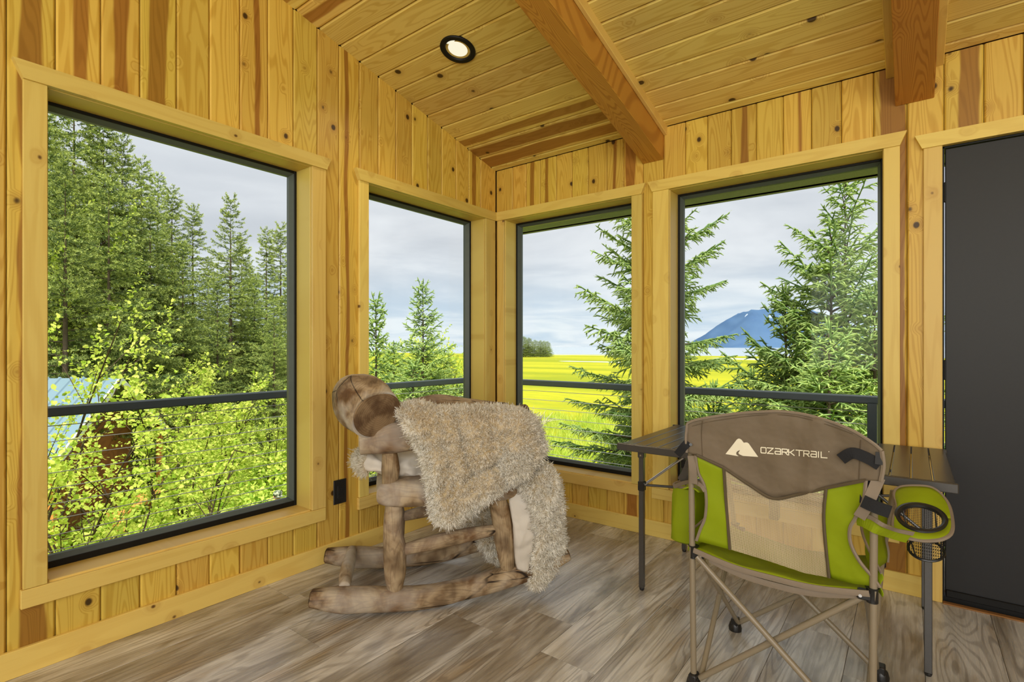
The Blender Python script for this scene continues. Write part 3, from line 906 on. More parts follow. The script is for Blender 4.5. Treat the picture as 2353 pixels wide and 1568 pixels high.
def log(P, R, seed=1, K=22, sy=1.0, rough=0.05, end=0.35, n=6, sq=2.0, cut=False):
    """rough hewn stick: smooth path, tapering radii, rounded (or sawn) ends and an uneven surface"""
    Ps = smooth_path(P, n); t = np.linspace(0, 1, len(P)); R_ = np.interp(np.linspace(0, 1, len(Ps)), t, np.broadcast_to(np.asarray(R, float), (len(P),)))
    T, A, B = frames(Ps)
    rings = [(Ps[i], R_[i], A[i], B[i]) for i in range(len(Ps))]
    pre, post = [], []
    for f, rr in ((0.999, 0.25), (0.9, 0.6), (0.6, 0.85), (0.25, 0.97)):
        e = end if not cut else 0.06
        rr2 = rr
        if cut: e, rr2 = 0.03 * (f < .3), {.25: .3, .6: .62, .85: .93, .97: .985}[rr]
        pre.append((Ps[0] - T[0] * R_[0] * e * f, R_[0] * rr2, A[0], B[0]))
        post.append((Ps[-1] + T[-1] * R_[-1] * e * f, R_[-1] * rr2, A[-1], B[-1]))
    rings = pre + rings + post[::-1]
    V = []
    for c, r, a, b in rings:
        for j in range(K):
            th = 2 * PI * j / K; cx, sx = math.cos(th), math.sin(th)
            m = (abs(cx) ** sq + abs(sx) ** sq) ** (-1 / sq)
            d = a * cx * m + b * sx * m * sy
            p = c + d * r
            k_ = 1 + rough * (fbm(p, 9, seed) + 0.6 * fbm(p, 24, seed + 3))
            V.append(c + d * r * k_)
    Fs = [(i * K + j, i * K + (j + 1) % K, (i + 1) * K + (j + 1) % K, (i + 1) * K + j) for i in range(len(rings) - 1) for j in range(K)]
    nR = len(rings)
    V.append(rings[0][0]); V.append(rings[-1][0])
    Fs += [(nR * K, (j + 1) % K, j) for j in range(K)] + [(nR * K + 1, (nR - 1) * K + j, (nR - 1) * K + (j + 1) % K) for j in range(K)]
    return MB().add(V, Fs)


# ------------------------------------------------------------ driftwood rocking chair
RCP = np.array([0.692, -1.637, 0.0]); RCA = math.atan2(0.762, 0.649)
RL = np.array([math.cos(RCA), math.sin(RCA), 0]); RW = np.array([-math.sin(RCA), math.cos(RCA), 0])
def on_w(u, v, wv):
    """a pixel on the vertical plane at depth wv of the rocking chair -> local (s, w, z)"""
    r = ray(u, v); q = RCP + RW * wv; t = ((q - CAM) @ RW) / (r @ RW); p = CAM + r * t
    return np.array([(p - RCP) @ RL, wv, p[2]])


rc_ = empty('rocking_chair', RCP, RCA, 'weathered driftwood rocking chair standing in the corner, draped with a sheepskin', 'rocking chair')
def rpart(mb, name, parent=None, grey=0.3):
    o = mb.build(name, DRIFT, parent or rc_, True); o['grey'] = grey
    # the grain of the wood material runs along local x: turn the mesh data so that x is the length of the piece
    n_ = len(o.data.vertices); co = np.empty(n_ * 3, dtype=np.float32); o.data.vertices.foreach_get('co', co); co = co.reshape(-1, 3)
    c = co.mean(0); a = int(np.argmax(np.ptp(co, axis=0))); R3 = Matrix(((1, 0, 0), (0, 1, 0), (0, 0, 1))) if a == 0 else Matrix(((0, 1, 0), (0, 0, 1), (1, 0, 0))) if a == 1 else Matrix(((0, 0, 1), (1, 0, 0), (0, 1, 0)))
    Mg = R3.to_4x4() @ Matrix.Translation(-Vector(c.tolist())); o.data.transform(Mg); o.matrix_basis = Mg.inverted()
    return o


rk = [(-.275, .09, .036), (-.15, .072, .054), (.06, .052, .051), (.24, .050, .047), (.42, .076, .046), (.6, .108, .045), (.76, .152, .042), (.85, .185, .034)]
for w_, sd_ in ((0.05, 1), (0.51, 5)):
    o = rpart(log([(s, w_, z + (0.02 if w_ > .3 and s > .5 else 0)) for s, z, h in rk], [h for *_, h in rk], sd_, 24, 0.95, 0.06, 0.3, 6, 2.8), 'rocker', None, 0.45)
    rpart(log([(.066, w_, .49), (.060, w_, .36), (.066, w_, .26), (.068, w_, .15), (.068, w_, .085)], [.036, .041, .050, .044, .030], sd_ + 1, 20, 1, .07), 'leg', None, 0.3)
    rpart(log([(.50, w_, .53), (.535, w_, .40), (.551, w_, .28), (.562, w_, .2), (.572, w_, .125)], [.034, .046, .048, .04, .03], sd_ + 2, 20, 1, .07), 'leg', None, 0.0)
    rpart(log([(.10, w_, .262), (.24, w_, .285), (.39, w_, .307), (.54, w_, .325)], [.024, .033, .031, .022], sd_ + 3, 16, 1, .06), 'stretcher', None, 0.2)
    rpart(log([(.045, w_, .55), (.048, w_, .62), (.044, w_, .71)], [.032, .038, .03], sd_ + 4, 16, 1, .1), 'arm_post', None, 0.0)
    rpart(log([(.52, w_, .58), (.525, w_, .66), (.53, w_, .76)], [.032, .036, .03], sd_ + 6, 16, 1, .1), 'arm_post', None, 0.0)
rpart(log([(-.075, .045, .752), (.07, .045, .757), (.25, .045, .775), (.45, .045, .80), (.66, .045, .825)], [.056, .057, .055, .055, .052], 21, 24, 1.15, .05, .15, 6, 3.6), 'armrest', None, 0.4)
rpart(log([(-.075, .52, .76), (.07, .52, .79), (.27, .52, .835), (.45, .52, .815), (.66, .52, .79)], [.05, .055, .062, .055, .05], 25, 24, 1.0, .05, .2, 6, 3.0), 'armrest', None, 0.3)
rpart(log([(.305, .02, .515), (.305, .15, .515), (.305, .3, .51), (.305, .45, .515), (.305, .56, .515)], [.315, .32, .32, .32, .31], 31, 44, 0.185, .022, .12, 6, 4.5), 'seat', None, 0.55)
rpart(log([(-.145, .075, .115), (-.15, .2, .115), (-.15, .35, .115), (-.15, .49, .115)], [.024, .031, .03, .024], 33, 16, 1, .06), 'cross_bar', None, 0.9)
e1 = on_w(866, 953, -.03)
hp = [e1, e1 + np.array([-.055, .10, .035]), e1 + np.array([-.09, .26, .04]), e1 + np.array([-.08, .42, .02]), e1 + np.array([-.03, .56, .0])]
rpart(log(hp, [.106, .120, .118, .112, .10], 41, 30, 1.0, .045, .1, 7, 2.3, True), 'headrest_log', None, 0.85)

SAWN, kk, p = material('sawn_log_end', (.2, .15, .1), .8, 0, .2)
v_, x_, y_, z_ = kk.obj()
nn_ = kk.noise(v_, 9, 4, .6); rg_ = kk.step(kk.math('SINE', kk.math('ADD', kk.math('MULTIPLY', kk.math('SQRT', kk.math('ADD', kk.math('MULTIPLY', x_, x_), kk.math('MULTIPLY', y_, y_))), 700.0), kk.math('MULTIPLY', nn_, 14.0))), 0.2, 1.0)
cc = kk.mix(kk.step(nn_, .38, .62), lin(92, 70, 48), lin(142, 118, 88)); kk.lk(kk.mix(kk.math('MULTIPLY', rg_, .3), cc, lin(70, 50, 34)), p.inputs['Base Color'])
hl = [o for o in rc_.children if o.name.startswith('headrest_log')][0]
_T = frames(smooth_path(hp, 7))
d_ = MB(); rim = []
for j in range(40):
    th = 2 * PI * j / 40; r_ = .1005 * (1 + .05 * math.sin(2 * th + 1) + .03 * math.sin(3 * th)); rim.append((r_ * math.cos(th), r_ * math.sin(th)))
nf = -_T[0][0]
d_.add([(x, y, 0) for x, y in rim] + [(x * .97, y * .97, .004) for x, y in rim], [(i, (i + 1) % 40, 40 + (i + 1) % 40, 40 + i) for i in range(40)] + [tuple(range(40, 80))])
se = d_.build('sawn_end', SAWN, hl); Mx = Matrix.Identity(4)
for c_, a_ in enumerate((_T[1][0], np.cross(nf, _T[1][0]), nf)): Mx.col[c_][:3] = a_
Mx.col[3][:3] = hp[0] + nf * .0035; se.matrix_basis = hl.matrix_basis.inverted() @ Mx
se['label'] = 'dark brown sawn end of the log'

# ------------------------------------------------------------ sheepskin
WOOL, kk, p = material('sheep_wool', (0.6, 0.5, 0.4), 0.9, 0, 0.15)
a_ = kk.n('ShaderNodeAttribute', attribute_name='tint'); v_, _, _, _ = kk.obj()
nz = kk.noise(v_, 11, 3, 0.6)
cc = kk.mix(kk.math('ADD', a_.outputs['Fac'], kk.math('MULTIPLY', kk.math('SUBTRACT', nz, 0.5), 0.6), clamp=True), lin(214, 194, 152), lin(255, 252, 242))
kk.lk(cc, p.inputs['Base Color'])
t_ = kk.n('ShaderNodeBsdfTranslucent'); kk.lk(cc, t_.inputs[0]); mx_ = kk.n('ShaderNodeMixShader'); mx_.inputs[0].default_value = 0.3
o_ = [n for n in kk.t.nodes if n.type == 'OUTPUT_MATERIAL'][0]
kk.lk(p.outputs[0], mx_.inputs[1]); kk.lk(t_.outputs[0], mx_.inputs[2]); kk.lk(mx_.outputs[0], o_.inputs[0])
HIDE = fabric('pale_hide', lin(226, 218, 204), 0.15, 0.4)


def resample(pts, n):
    P = np.array(pts + [pts[0]], float); d = np.r_[0, np.cumsum(np.linalg.norm(np.diff(P, axis=0), axis=1))]
    t = np.linspace(0, d[-1], n, endpoint=False); out = np.stack([np.interp(t, d, P[:, i]) for i in range(2)], 1)
    for _ in range(2): out = (np.roll(out, 1, 0) + 2 * out + np.roll(out, -1, 0)) / 4
    return out


def puff(pts, centre, wfun, thick, nr=14, n=96, back=0.6, lump=0.0, seed=0, feats=()):
    """padded flap: outline (crop pixels) on the chair's near plane, full-bodied in depth. Returns V, quads (local chair frame)"""
    B = resample(pts, n); V = []; rho = np.linspace(0.002, 1, nr)
    def loc(q, off):
        u, v = 680 + q[0] / 2.614, 840 + q[1] / 2.614
        l = on_w(u, v, 0.0); l2 = on_w(u, v, wfun(l[0], l[2])); l2[1] += off; return l2
    c = np.array(centre, float)
    for side in (0, 1):
        rr = rho if side == 0 else rho[::-1][1:]
        for r_ in rr:
            for b in B:
                q = c + (b - c) * r_
                h = math.sqrt(max(0.0, 1 - r_ ** 3)) * thick
                g = loc(q, -h if side == 0 else h * back)
                if lump and side == 0: g[1] += lump * (fbm(g, 8, seed) + 0.7 * fbm(g, 19, seed + 2) + .5 * fbm(g, 40, seed))
                if side == 0:
                    for (ax_, ay_), (bx_, by_), amp, wd_ in feats:      # ridges (+) and creases (-) across the fleece
                        ab = np.array((bx_ - ax_, by_ - ay_), float); t_ = np.clip(((q - (ax_, ay_)) @ ab) / (ab @ ab), 0, 1)
                        g[1] -= amp * math.exp(-(np.linalg.norm(q - (ax_, ay_) - ab * t_) / wd_) ** 2)
                V.append(g)
    R_ = len(V) // n
    q = [(i * n + j, i * n + (j + 1) % n, (i + 1) * n + (j + 1) % n, (i + 1) * n + j) for i in range(R_ - 1) for j in range(n)]
    return np.array(V), np.array(q)


def fur(V, Q, count, lmin, lmax, width, seed, nclump, down=0.25, lenfun=None, clump=0.95, curl=0.0, white=0.0):
    rg = np.random.default_rng(seed)
    a, b, c, d = (V[Q[:, i]] for i in range(4))
    nrm_ = np.cross(c - a, d - b); ar = np.linalg.norm(nrm_, axis=1); nrm_ = nrm_ / (ar[:, None] + 1e-12)
    f = rg.choice(len(Q), count, p=ar / ar.sum()); u, v = rg.random((2, count))[:, :, None]
    P = (a[f] * (1 - u) + b[f] * u) * (1 - v) + (d[f] * (1 - u) + c[f] * u) * v
    N = nrm_[f]
    L = rg.uniform(lmin, lmax, count)
    if lenfun is not None: L = L * lenfun(P)
    ci = rg.choice(count, nclump, replace=False); CP = P[ci]
    near = np.empty(count, int)
    for i in range(0, count, 4000):
        near[i:i + 4000] = ((P[i:i + 4000, None] - CP[None]) ** 2).sum(2).argmin(1)
    tip0 = P + N * L[:, None] + rg.normal(0, .35, (count, 3)) * L[:, None] + np.array([0, 0, -down]) * L[:, None]
    tipc = CP[near] + N[ci][near] * L[:, None] * 1.05 + np.array([0, 0, -down]) * L[:, None]
    K_ = rg.uniform(clump * .5, clump, (count, 1))
    tip = tip0 * (1 - K_) + tipc * K_
    mid = (P + tip) / 2 + N * L[:, None] * 0.25 + rg.normal(0, .42, (count, 3)) * L[:, None]
    tip = tip - N * L[:, None] * curl
    S = np.cross(tip - P, rg.normal(0, 1, (count, 3))); S /= np.linalg.norm(S, axis=1)[:, None] + 1e-9; S *= width
    base = P - N * 0.002
    VV = np.stack([base - S, base + S, mid - S * .8, mid + S * .8, tip], 1).reshape(-1, 3)
    o = np.arange(count)[:, None] * 5
    tri = np.concatenate([o + [2, 3, 4]]); quad = o + [0, 1, 3, 2]
    tr = rg.uniform(0.0, .25, count)
    if lenfun is not None: tr = tr + .55 * np.clip(lenfun(P) - .9, -.25, .6)
    tr = tr + white
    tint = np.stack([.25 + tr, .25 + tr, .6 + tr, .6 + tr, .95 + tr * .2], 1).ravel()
    return VV, quad, tri, tint


sk = empty('sheepskin', RCP + RW * 0.03 + np.array([0, 0, .9]) + RL * .35, RCA, 'fluffy cream sheepskin thrown over the driftwood rocking chair', 'sheepskin')
skoff = np.array([.35, .03, .9])
out_main = [(592, 262), (625, 232), (700, 208), (770, 215), (825, 245), (880, 250), (1010, 244), (1200, 236), (1330, 250), (1400, 285), (1455, 345), (1490, 430), (1500, 520), (1440, 600), (1370, 660), (1300, 700), (1210, 770), (1130, 825), (1050, 880), (985, 925), (930, 960), (870, 955), (828, 940), (808, 850), (798, 760), (785, 660), (765, 580), (735, 500), (690, 420), (640, 340)]
out_leg = [(1330, 690), (1400, 590), (1470, 570), (1530, 620), (1565, 690), (1585, 800), (1590, 950), (1605, 1050), (1585, 1140), (1560, 1200), (1520, 1270), (1460, 1325), (1400, 1332), (1392, 1250), (1420, 1120), (1435, 1000), (1425, 880), (1400, 790)]
out_fold = [(1220, 560), (1240, 490), (1300, 450), (1370, 460), (1410, 520), (1420, 580), (1390, 650), (1310, 690), (1250, 690), (1220, 640)]
out_hide = [(1275, 800), (1340, 700), (1410, 740), (1430, 880), (1440, 1000), (1425, 1120), (1395, 1245), (1325, 1235), (1312, 1150), (1300, 950)]
out_seat = [(358, 570), (385, 520), (430, 505), (480, 520), (600, 510), (740, 500), (790, 580), (790, 665), (620, 652), (520, 640), (440, 612), (380, 615)]
out_tail = [(1105, 1055), (1160, 1020), (1230, 1040), (1240, 1150), (1215, 1180), (1150, 1120)]
out_tail2 = [(965, 935), (1000, 905), (1080, 900), (1120, 840), (1180, 830), (1170, 960), (1090, 965), (1000, 972)]
wmain = lambda s, z: (-.055 if z < .80 else -.055 + (z - .80) * 1.0) + (.10 * max(0, s - .6)) + .016 * math.sin(s * 26 + z * 9)
pieces = [('fleece', out_main, (1050, 520), wmain, .045, 70000, .007, .0135, .02, 2600, 0.016, 1),
          ('fleece', out_leg, (1480, 900), lambda s, z: .02 + .03 * math.sin(z * 9), .06, 34000, .010, .022, .02, 900, 0.022, 2),
          ('fleece', out_fold, (1315, 570), lambda s, z: -.065, .035, 12000, .012, .024, .02, 300, 0.012, 3),
          ('fleece', out_tail, (1180, 1090), lambda s, z: .30, .04, 3000, .014, .03, .02, 60, .01, 5),
          ('fleece', out_tail2, (1080, 920), lambda s, z: .35, .04, 4000, .014, .03, .02, 60, .01, 6)]
FEATS = [((885, 270), (1000, 650), .030, 34), ((1010, 668), (1235, 565), -.035, 26), ((960, 300), (1030, 600), -.014, 30), ((1330, 280), (1290, 480), .022, 50), ((830, 260), (850, 560), .012, 60), ((1180, 700), (1040, 800), .02, 60)]
for nm, pts, c_, wf, th_, cnt, l0, l1, dn, ncl, lump, seed in pieces:
    V, Q = puff(pts, c_, wf, th_, 26 if seed == 1 else 14, 140 if seed == 1 else 96, lump=lump, seed=seed, feats=FEATS if seed == 1 else ())
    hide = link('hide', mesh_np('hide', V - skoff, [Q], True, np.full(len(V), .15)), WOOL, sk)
    B = resample(pts, 96)
    lf = None
    if seed == 1:      # clipped curly wool in the middle, long fluffy fringe round the edge
        Bl = np.array([on_w(680 + q[0] / 2.614, 840 + q[1] / 2.614, -.03) for q in B])
        def lf(P):
            d = np.sqrt(((P[:, None, [0, 2]] - Bl[None][:, :, [0, 2]]) ** 2).sum(2)).min(1)
            return np.where(P[:, 2] > .84, .75, 1.0) * np.clip(2.0 - d / .05, .8, 1.9)
    VV, qd, tr, tint = fur(V, Q, cnt, l0, l1, .0015, seed, ncl, .3, lf, .95, .30 if seed == 1 else .05, 0.0 if seed == 1 else .22)
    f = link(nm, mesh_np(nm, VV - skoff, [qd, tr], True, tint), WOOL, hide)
    f['kind'] = 'stuff'
V, Q = puff(out_hide, (1365, 1000), lambda s, z: .015, .025, lump=.012, seed=8)
link('hide_underside', mesh_np('hide_underside', V - skoff, [Q], True), HIDE, sk)
V, Q = puff(out_seat, (600, 580), lambda s, z: .20, .13, lump=.02, seed=9)
ho = link('hide_underside', mesh_np('hide_underside', V - skoff, [Q], True), HIDE, sk)
sel = Q[(V[Q].mean(1)[:, 0] < -.06)]
VV, qd, tr, tint = fur(V, sel, 4000, .012, .03, .0011, 9, 60, .2)
f = link('fleece', mesh_np('fleece', VV - skoff, [qd, tr], True, tint), WOOL, ho); f['kind'] = 'stuff'

# ------------------------------------------------------------ folding table
tb = empty('folding_table', (2.0, -.42, 0), 0, 'dark grey slatted folding camp table along the right wall behind the camp chair', 'table')
TX0, TX1, TY0, TY1, TT = 1.405, 2.602, -.80, -.075, .70
n_sl = 20; pitch = (TX1 - TX0) / n_sl
for i in range(n_sl):
    x0 = TX0 + i * pitch
    MB().box((x0 + .0022, TY0 + .004, TT - .014), (x0 + pitch - .0022, TY1 - .004, TT), None, .002).build('slat', TABLE, tb)
for ya, yb in ((TY0 - .004, TY0 + .012), (TY1 - .012, TY1 + .004)):
    MB().box((TX0 - .02, ya, TT - .034), (TX1 + .005, yb, TT - .001), None, .003).build('edge_rail', TABLE, tb)
legs = {}
for lx in (1.471, 2.53):
    for ly in (-.715, -.135):
        lg = MB().box((lx - .0115, ly - .0115, .012), (lx + .0115, ly + .0115, TT - .03), None, .002).build('leg', TABLE, tb)
        MB().tube([(lx, ly, 0), (lx, ly, .006), (lx, ly, .012), (lx, ly, .016)], [.009, .012, .012, .008], 12).build('foot', BLKPL, lg)
        MB().box((lx - .015, ly - .015, .47), (lx + .015, ly + .015, .515), None, .003).build('sleeve', BLKPL, lg)
        MB().box((lx - .016, ly - .0145, TT - .075), (lx + .016, ly + .0145, TT - .03), None, .003).build('bracket', TABLE, lg)
        rv = MB()
        for dz in (.045, .062): rv.cyl((lx, ly - .0148, TT - dz), (lx, ly - .017, TT - dz), .004, 8)
        rv.build('rivets', CHROME, lg)
        sx_ = 1 if lx < 2 else -1; sy_ = 1 if ly < -.4 else -1
        MB().cyl((lx + .014 * sx_, ly, .50), (lx + .22 * sx_, ly, TT - .03), .0055, 8).build('brace', CHROME if sx_ > 0 else TABLE, tb)
        MB().cyl((lx + .012 * sx_, ly + .012 * sy_, .495), (1.985 - .012 * sx_, -.42 - .012 * sy_, .475), .006, 8).build('cross_arm', TABLE, tb)
MB().box((1.965, -.44, .36), (2.005, -.40, TT - .014), None, .004).build('centre_post', TABLE, tb)
MB().box((1.95, -.455, .455), (2.02, -.385, .50), None, .004).build('hub', BLKPL, tb)
rebase(tb)

# ------------------------------------------------------------ camp chair
cc_ = empty('camp_chair', (2.15, -1.06, 0), 0, 'lime green and taupe folding camp chair seen from behind, facing the window', 'chair')
def ypan(x, z):
    u = min(1, max(0, (x - 1.9) / .5))
    q = min(1, max(0, (z - .46) / .46))
    return -1.285 - .055 * q + .05 * math.sin(PI * u) * (1 - .55 * q) + .004 * math.sin(x * 41 + z * 17) * math.sin(z * 23 - x * 9) + .007 * q * (math.exp(-((x - 2.20 + .1 * (z - .8)) / .022) ** 2) - math.exp(-((x - 2.25 - .15 * (z - .8)) / .02) ** 2) + .7 * math.exp(-((x - 2.335 + .2 * (z - .8)) / .02) ** 2) - .6 * math.exp(-((x - 1.965) / .02) ** 2))
def bk(u, v, off=0.0):
    y = -1.29
    for _ in range(4):
        p = on_y(u, v, y); y = ypan(p[0], p[2]) - off
    return on_y(u, v, y)


def curve(pts, t):
    P = np.array(pts, float); d = np.r_[0, np.cumsum(np.linalg.norm(np.diff(P, axis=0), axis=1))]; d /= d[-1]
    return np.array([np.interp(t, d, P[:, 0]), np.interp(t, d, P[:, 1])])


def coons(top, bot, lef, rig, off=0.0, proj=bk):
    """patch between four pixel curves laid on the sagging back of the chair"""
    def f(u, v):
        a = (1 - v) * curve(top, u) + v * curve(bot, u) + (1 - u) * curve(lef, v) + u * curve(rig, v)
        c = (1 - u) * (1 - v) * np.array(top[0]) + u * (1 - v) * np.array(top[-1]) + (1 - u) * v * np.array(bot[0]) + u * v * np.array(bot[-1])
        q = a - c; return proj(q[0], q[1], off)
    return f


arch = [(1578, 985), (1582, 972), (1615, 962), (1690, 951), (1760, 946), (1800, 946), (1850, 953), (1905, 968), (1960, 990), (2005, 1018), (2026, 1036)]
vee = [(1578, 1040), (1600, 1046), (1662, 1075), (1720, 1114), (1775, 1146), (1830, 1138), (1898, 1122), (1990, 1104), (2024, 1106)]
mL = [(1663, 1075), (1668, 1150), (1677, 1263)]; mR = [(1898, 1122), (1893, 1200), (1905, 1328)]
aL = [(1598, 1047), (1604, 1085), (1618, 1115), (1623, 1150), (1620, 1190), (1610, 1215), (1600, 1243)]
aR = [(1990, 1104), (1984, 1150), (1966, 1190), (1953, 1215), (1955, 1250), (1975, 1290), (2003, 1324), (2022, 1350)]
vmid = vee[2:7]
grid_mesh('back_panel', coons(arch, vee, [arch[0], vee[0]], [arch[-1], vee[-1]]), 40, 14, BROWN, cc_, .003)
grid_mesh('side_panel', coons(vee[1:3], [(1600, 1243), (1677, 1263)], aL, mL), 10, 16, GREEN, cc_, .002)
grid_mesh('side_panel', coons(vee[6:8], [(1905, 1328), (1960, 1342), (2022, 1350)], mR, aR), 12, 16, GREEN, cc_, .002)
grid_mesh('mesh_panel', coons(vmid, [(1677, 1263), (1760, 1288), (1850, 1318), (1905, 1328)], mL, mR), 20, 16, MESHF, cc_)


def cord(name, pts, r, mat, off=.003, parent=cc_, proj=bk, K=6, n=5, flat=1.0):
    P = np.array([proj(q[0], q[1], off) for q in pts]); P = smooth_path(P, n)
    return MB().tube(P, r, K).build(name, mat, parent, True)


cord('binding', arch, .0045, PIPE); cord('binding', [arch[0], (1576, 1010), (1578, 1040)], .0045, PIPE); cord('binding', [arch[-1], (2030, 1070), (2024, 1106)], .006, PIPE)
cord('binding', aL, .005, PIPE); cord('binding', aR, .005, PIPE)
SEAM = fabric('dark_taupe_seam', lin(92, 80, 60), 0.0)
cord('seam', mL, .005, SEAM); cord('seam', mR, .005, SEAM); cord('seam', vmid, .005, SEAM)
cord('seam', [(1600, 1046), (1662, 1075)], .005, SEAM); cord('seam', [(1898, 1122), (1990, 1104)], .005, SEAM)
STITCH = fabric('pocket_stitch', lin(96, 82, 62), 0)
cord('stitching', [(1614, 968), (1612, 1000), (1614, 1048)], .0012, STITCH); cord('stitching', [(1978, 1012), (1976, 1050), (1974, 1102)], .0012, STITCH)
cord('stitching', [(1590, 980), (1640, 968), (1740, 955), (1820, 956), (1900, 976), (1960, 998)], .001, STITCH)
# printed logo and lettering
px3 = lambda a, b: (1500 + a / 4.6125, 930 + b / 4.6118)


def decal(polys, name):
    mb = MB()
    for pts in polys:
        bm = bmesh.new()
        vs = [bm.verts.new((a, b, 0)) for a, b in pts]; bm.faces.new(vs)
        bmesh.ops.triangulate(bm, faces=bm.faces[:]); bmesh.ops.subdivide_edges(bm, edges=bm.edges[:], cuts=2, use_grid_fill=True)
        bm.verts.index_update()
        mb.add([bk(v.co.x, v.co.y, .0035) for v in bm.verts], [[v.index for v in f.verts] for f in bm.faces]); bm.free()
    return mb.build(name, CREAMP, cc_)


decal([[px3(*q) for q in pts] for pts in (
    [(770, 525), (832, 447), (890, 372), (905, 362), (922, 362), (940, 374), (962, 402), (985, 424), (996, 440), (990, 458), (965, 470), (925, 482), (896, 496), (884, 512), (886, 530), (910, 549)],
    [(968, 404), (985, 402), (1002, 403), (1018, 415), (1040, 446), (1118, 556), (1040, 551), (955, 545), (918, 528), (906, 514), (914, 501), (940, 490), (985, 474), (1002, 456), (1000, 434), (985, 415)])], 'mountain_logo')
GL = {'O': [[(0, .12), (0, .88), (.12, 1), (.88, 1), (1, .88), (1, .12), (.88, 0), (.12, 0), (0, .12)]], 'Z': [[(0, 1), (1, 1), (.02, 0), (1, 0)]],
      'A': [[(.05, 1), (.88, 1), (1, .88), (1, 0), (.12, 0), (0, .1), (0, .4), (.12, .5), (1, .5)]], 'R': [[(0, 0), (0, .5)], [(0, 1), (.88, 1), (1, .9), (1, .58), (.88, .46), (0, .46)], [(0, 1), (0, 0)], [(.5, .46), (1, 0)]],
      'K': [[(0, 0), (0, 1)], [(.95, 1), (.3, .5), (1, 0)], [(0, .5), (.3, .5)]], 'T': [[(0, 1), (1, 1)], [(.5, 1), (.5, 0)]], 'I': [[(0, 0), (0, 1)]], 'L': [[(0, 1), (0, 0), (1, 0)]]}
line = [('O', 1146, 1200), ('Z', 1214, 1276), ('A', 1296, 1354), ('R', 1370, 1428), ('K', 1440, 1498), ('T', 1518, 1586), ('R', 1600, 1656), ('A', 1676, 1734), ('I', 1756, 1757), ('L', 1784, 1846)]
tops = lambda a: 454 + (a - 1146) * .078
quads = []
for ch, a0, a1 in line:
    for st in GL[ch]:
        P = [np.array((a0 + (a1 - a0) * q[0], tops(a0 + (a1 - a0) * q[0]) + 58 * (1 - q[1]))) for q in st]
        for i in range(len(P) - 1):
            d = P[i + 1] - P[i]; ln = np.linalg.norm(d)
            if ln < .5: continue
            d /= ln; nn = np.array((-d[1], d[0])) * 5.2; e = d * 5.0
            quads.append([px3(*(P[i] - e + nn)), px3(*(P[i + 1] + e + nn)), px3(*(P[i + 1] + e - nn)), px3(*(P[i] - e - nn))])
cxr = (1866, 500)
quads.append([px3(cxr[0] + 5 * math.cos(t), cxr[1] + 5 * math.sin(t)) for t in np.linspace(0, 2 * PI, 10, endpoint=False)])
decal(quads, 'lettering')

# frame tubes
FLn, FRn = (1.915, -.815), (2.40, -.842); BLn, BRn = (1.90, -1.278), (2.397, -1.285)
def tube(a, b, r=.0095, name='tube', mat=TUBE): return MB().cyl(a, b, r, 14).build(name, mat, cc_, True)
tube((*BLn, .02), (1.893, -1.285, .86), .0098, 'rear_post'); tube((*BRn, .02), (2.402, -1.292, .83), .0098, 'rear_post')
tube((1.915, -1.292, .45), (2.38, -1.300, .04), name='cross_tube'); tube((2.38, -1.278, .45), (1.918, -1.270, .035), name='cross_tube')
for (bx, by), (fx, fy), s in ((BLn, FLn, 1), (BRn, FRn, -1)):
    xo = .012 * s
    a = np.array((bx + xo, by + .012, .45)); b = np.array((fx + xo, fy, .03)); m_ = a + (b - a) * .52
    tube(a, m_, .0098, 'cross_tube'); tube(m_, b, .0082, 'cross_tube')
    a = np.array((fx - xo * .2, fy, .415)); b = np.array((bx + xo * 1.6, by + .012, .03)); tube(a, b, .0092, 'cross_tube')
    tube((fx, fy, .40), (fx + (.035 if s < 0 else -.03), fy - .01, .66), .0092, 'front_post')
tube((FLn[0] + .012, FLn[1] + .008, .03), (FRn[0] - .01, FRn[1] + .01, .41), name='cross_tube')
tube((FLn[0] + .008, FLn[1] - .008, .41), (FRn[0] - .012, FRn[1] - .008, .03), name='cross_tube')
for (px_, py_) in (FLn, FRn, BLn, BRn):
    mb = MB().tube([(px_, py_, 0), (px_, py_, .012), (px_, py_, .03), (px_, py_, .036)], [.024, .025, .02, .014], 18)
    mb.box((px_ - .013, py_ - .02, .02), (px_ + .013, py_ + .02, .05), None, .004)
    mb.build('foot', BLKPL, cc_, True)
for (px_, py_, z, s) in ((BLn[0], BLn[1], .462, 1), (BRn[0], BRn[1], .462, -1), (FLn[0], FLn[1], .415, 1), (FRn[0], FRn[1], .415, -1)):
    mb = MB().tube([(px_, py_, z - .024), (px_, py_, z + .012), (px_, py_, z + .018)], [.0145, .0145, .018], 16)
    mb.box((min(px_, px_ + s * .036), py_ - .014, z - .02), (max(px_, px_ + s * .036), py_ + .014, z + .006), None, .004)
    h = mb.build('hub', BLKPL, cc_, True)
    MB().cyl((px_ + s * .027, py_ - .014, z - .008), (px_ + s * .027, py_ - .0165, z - .008), .0045, 10).build('rivet', CHROME, h)


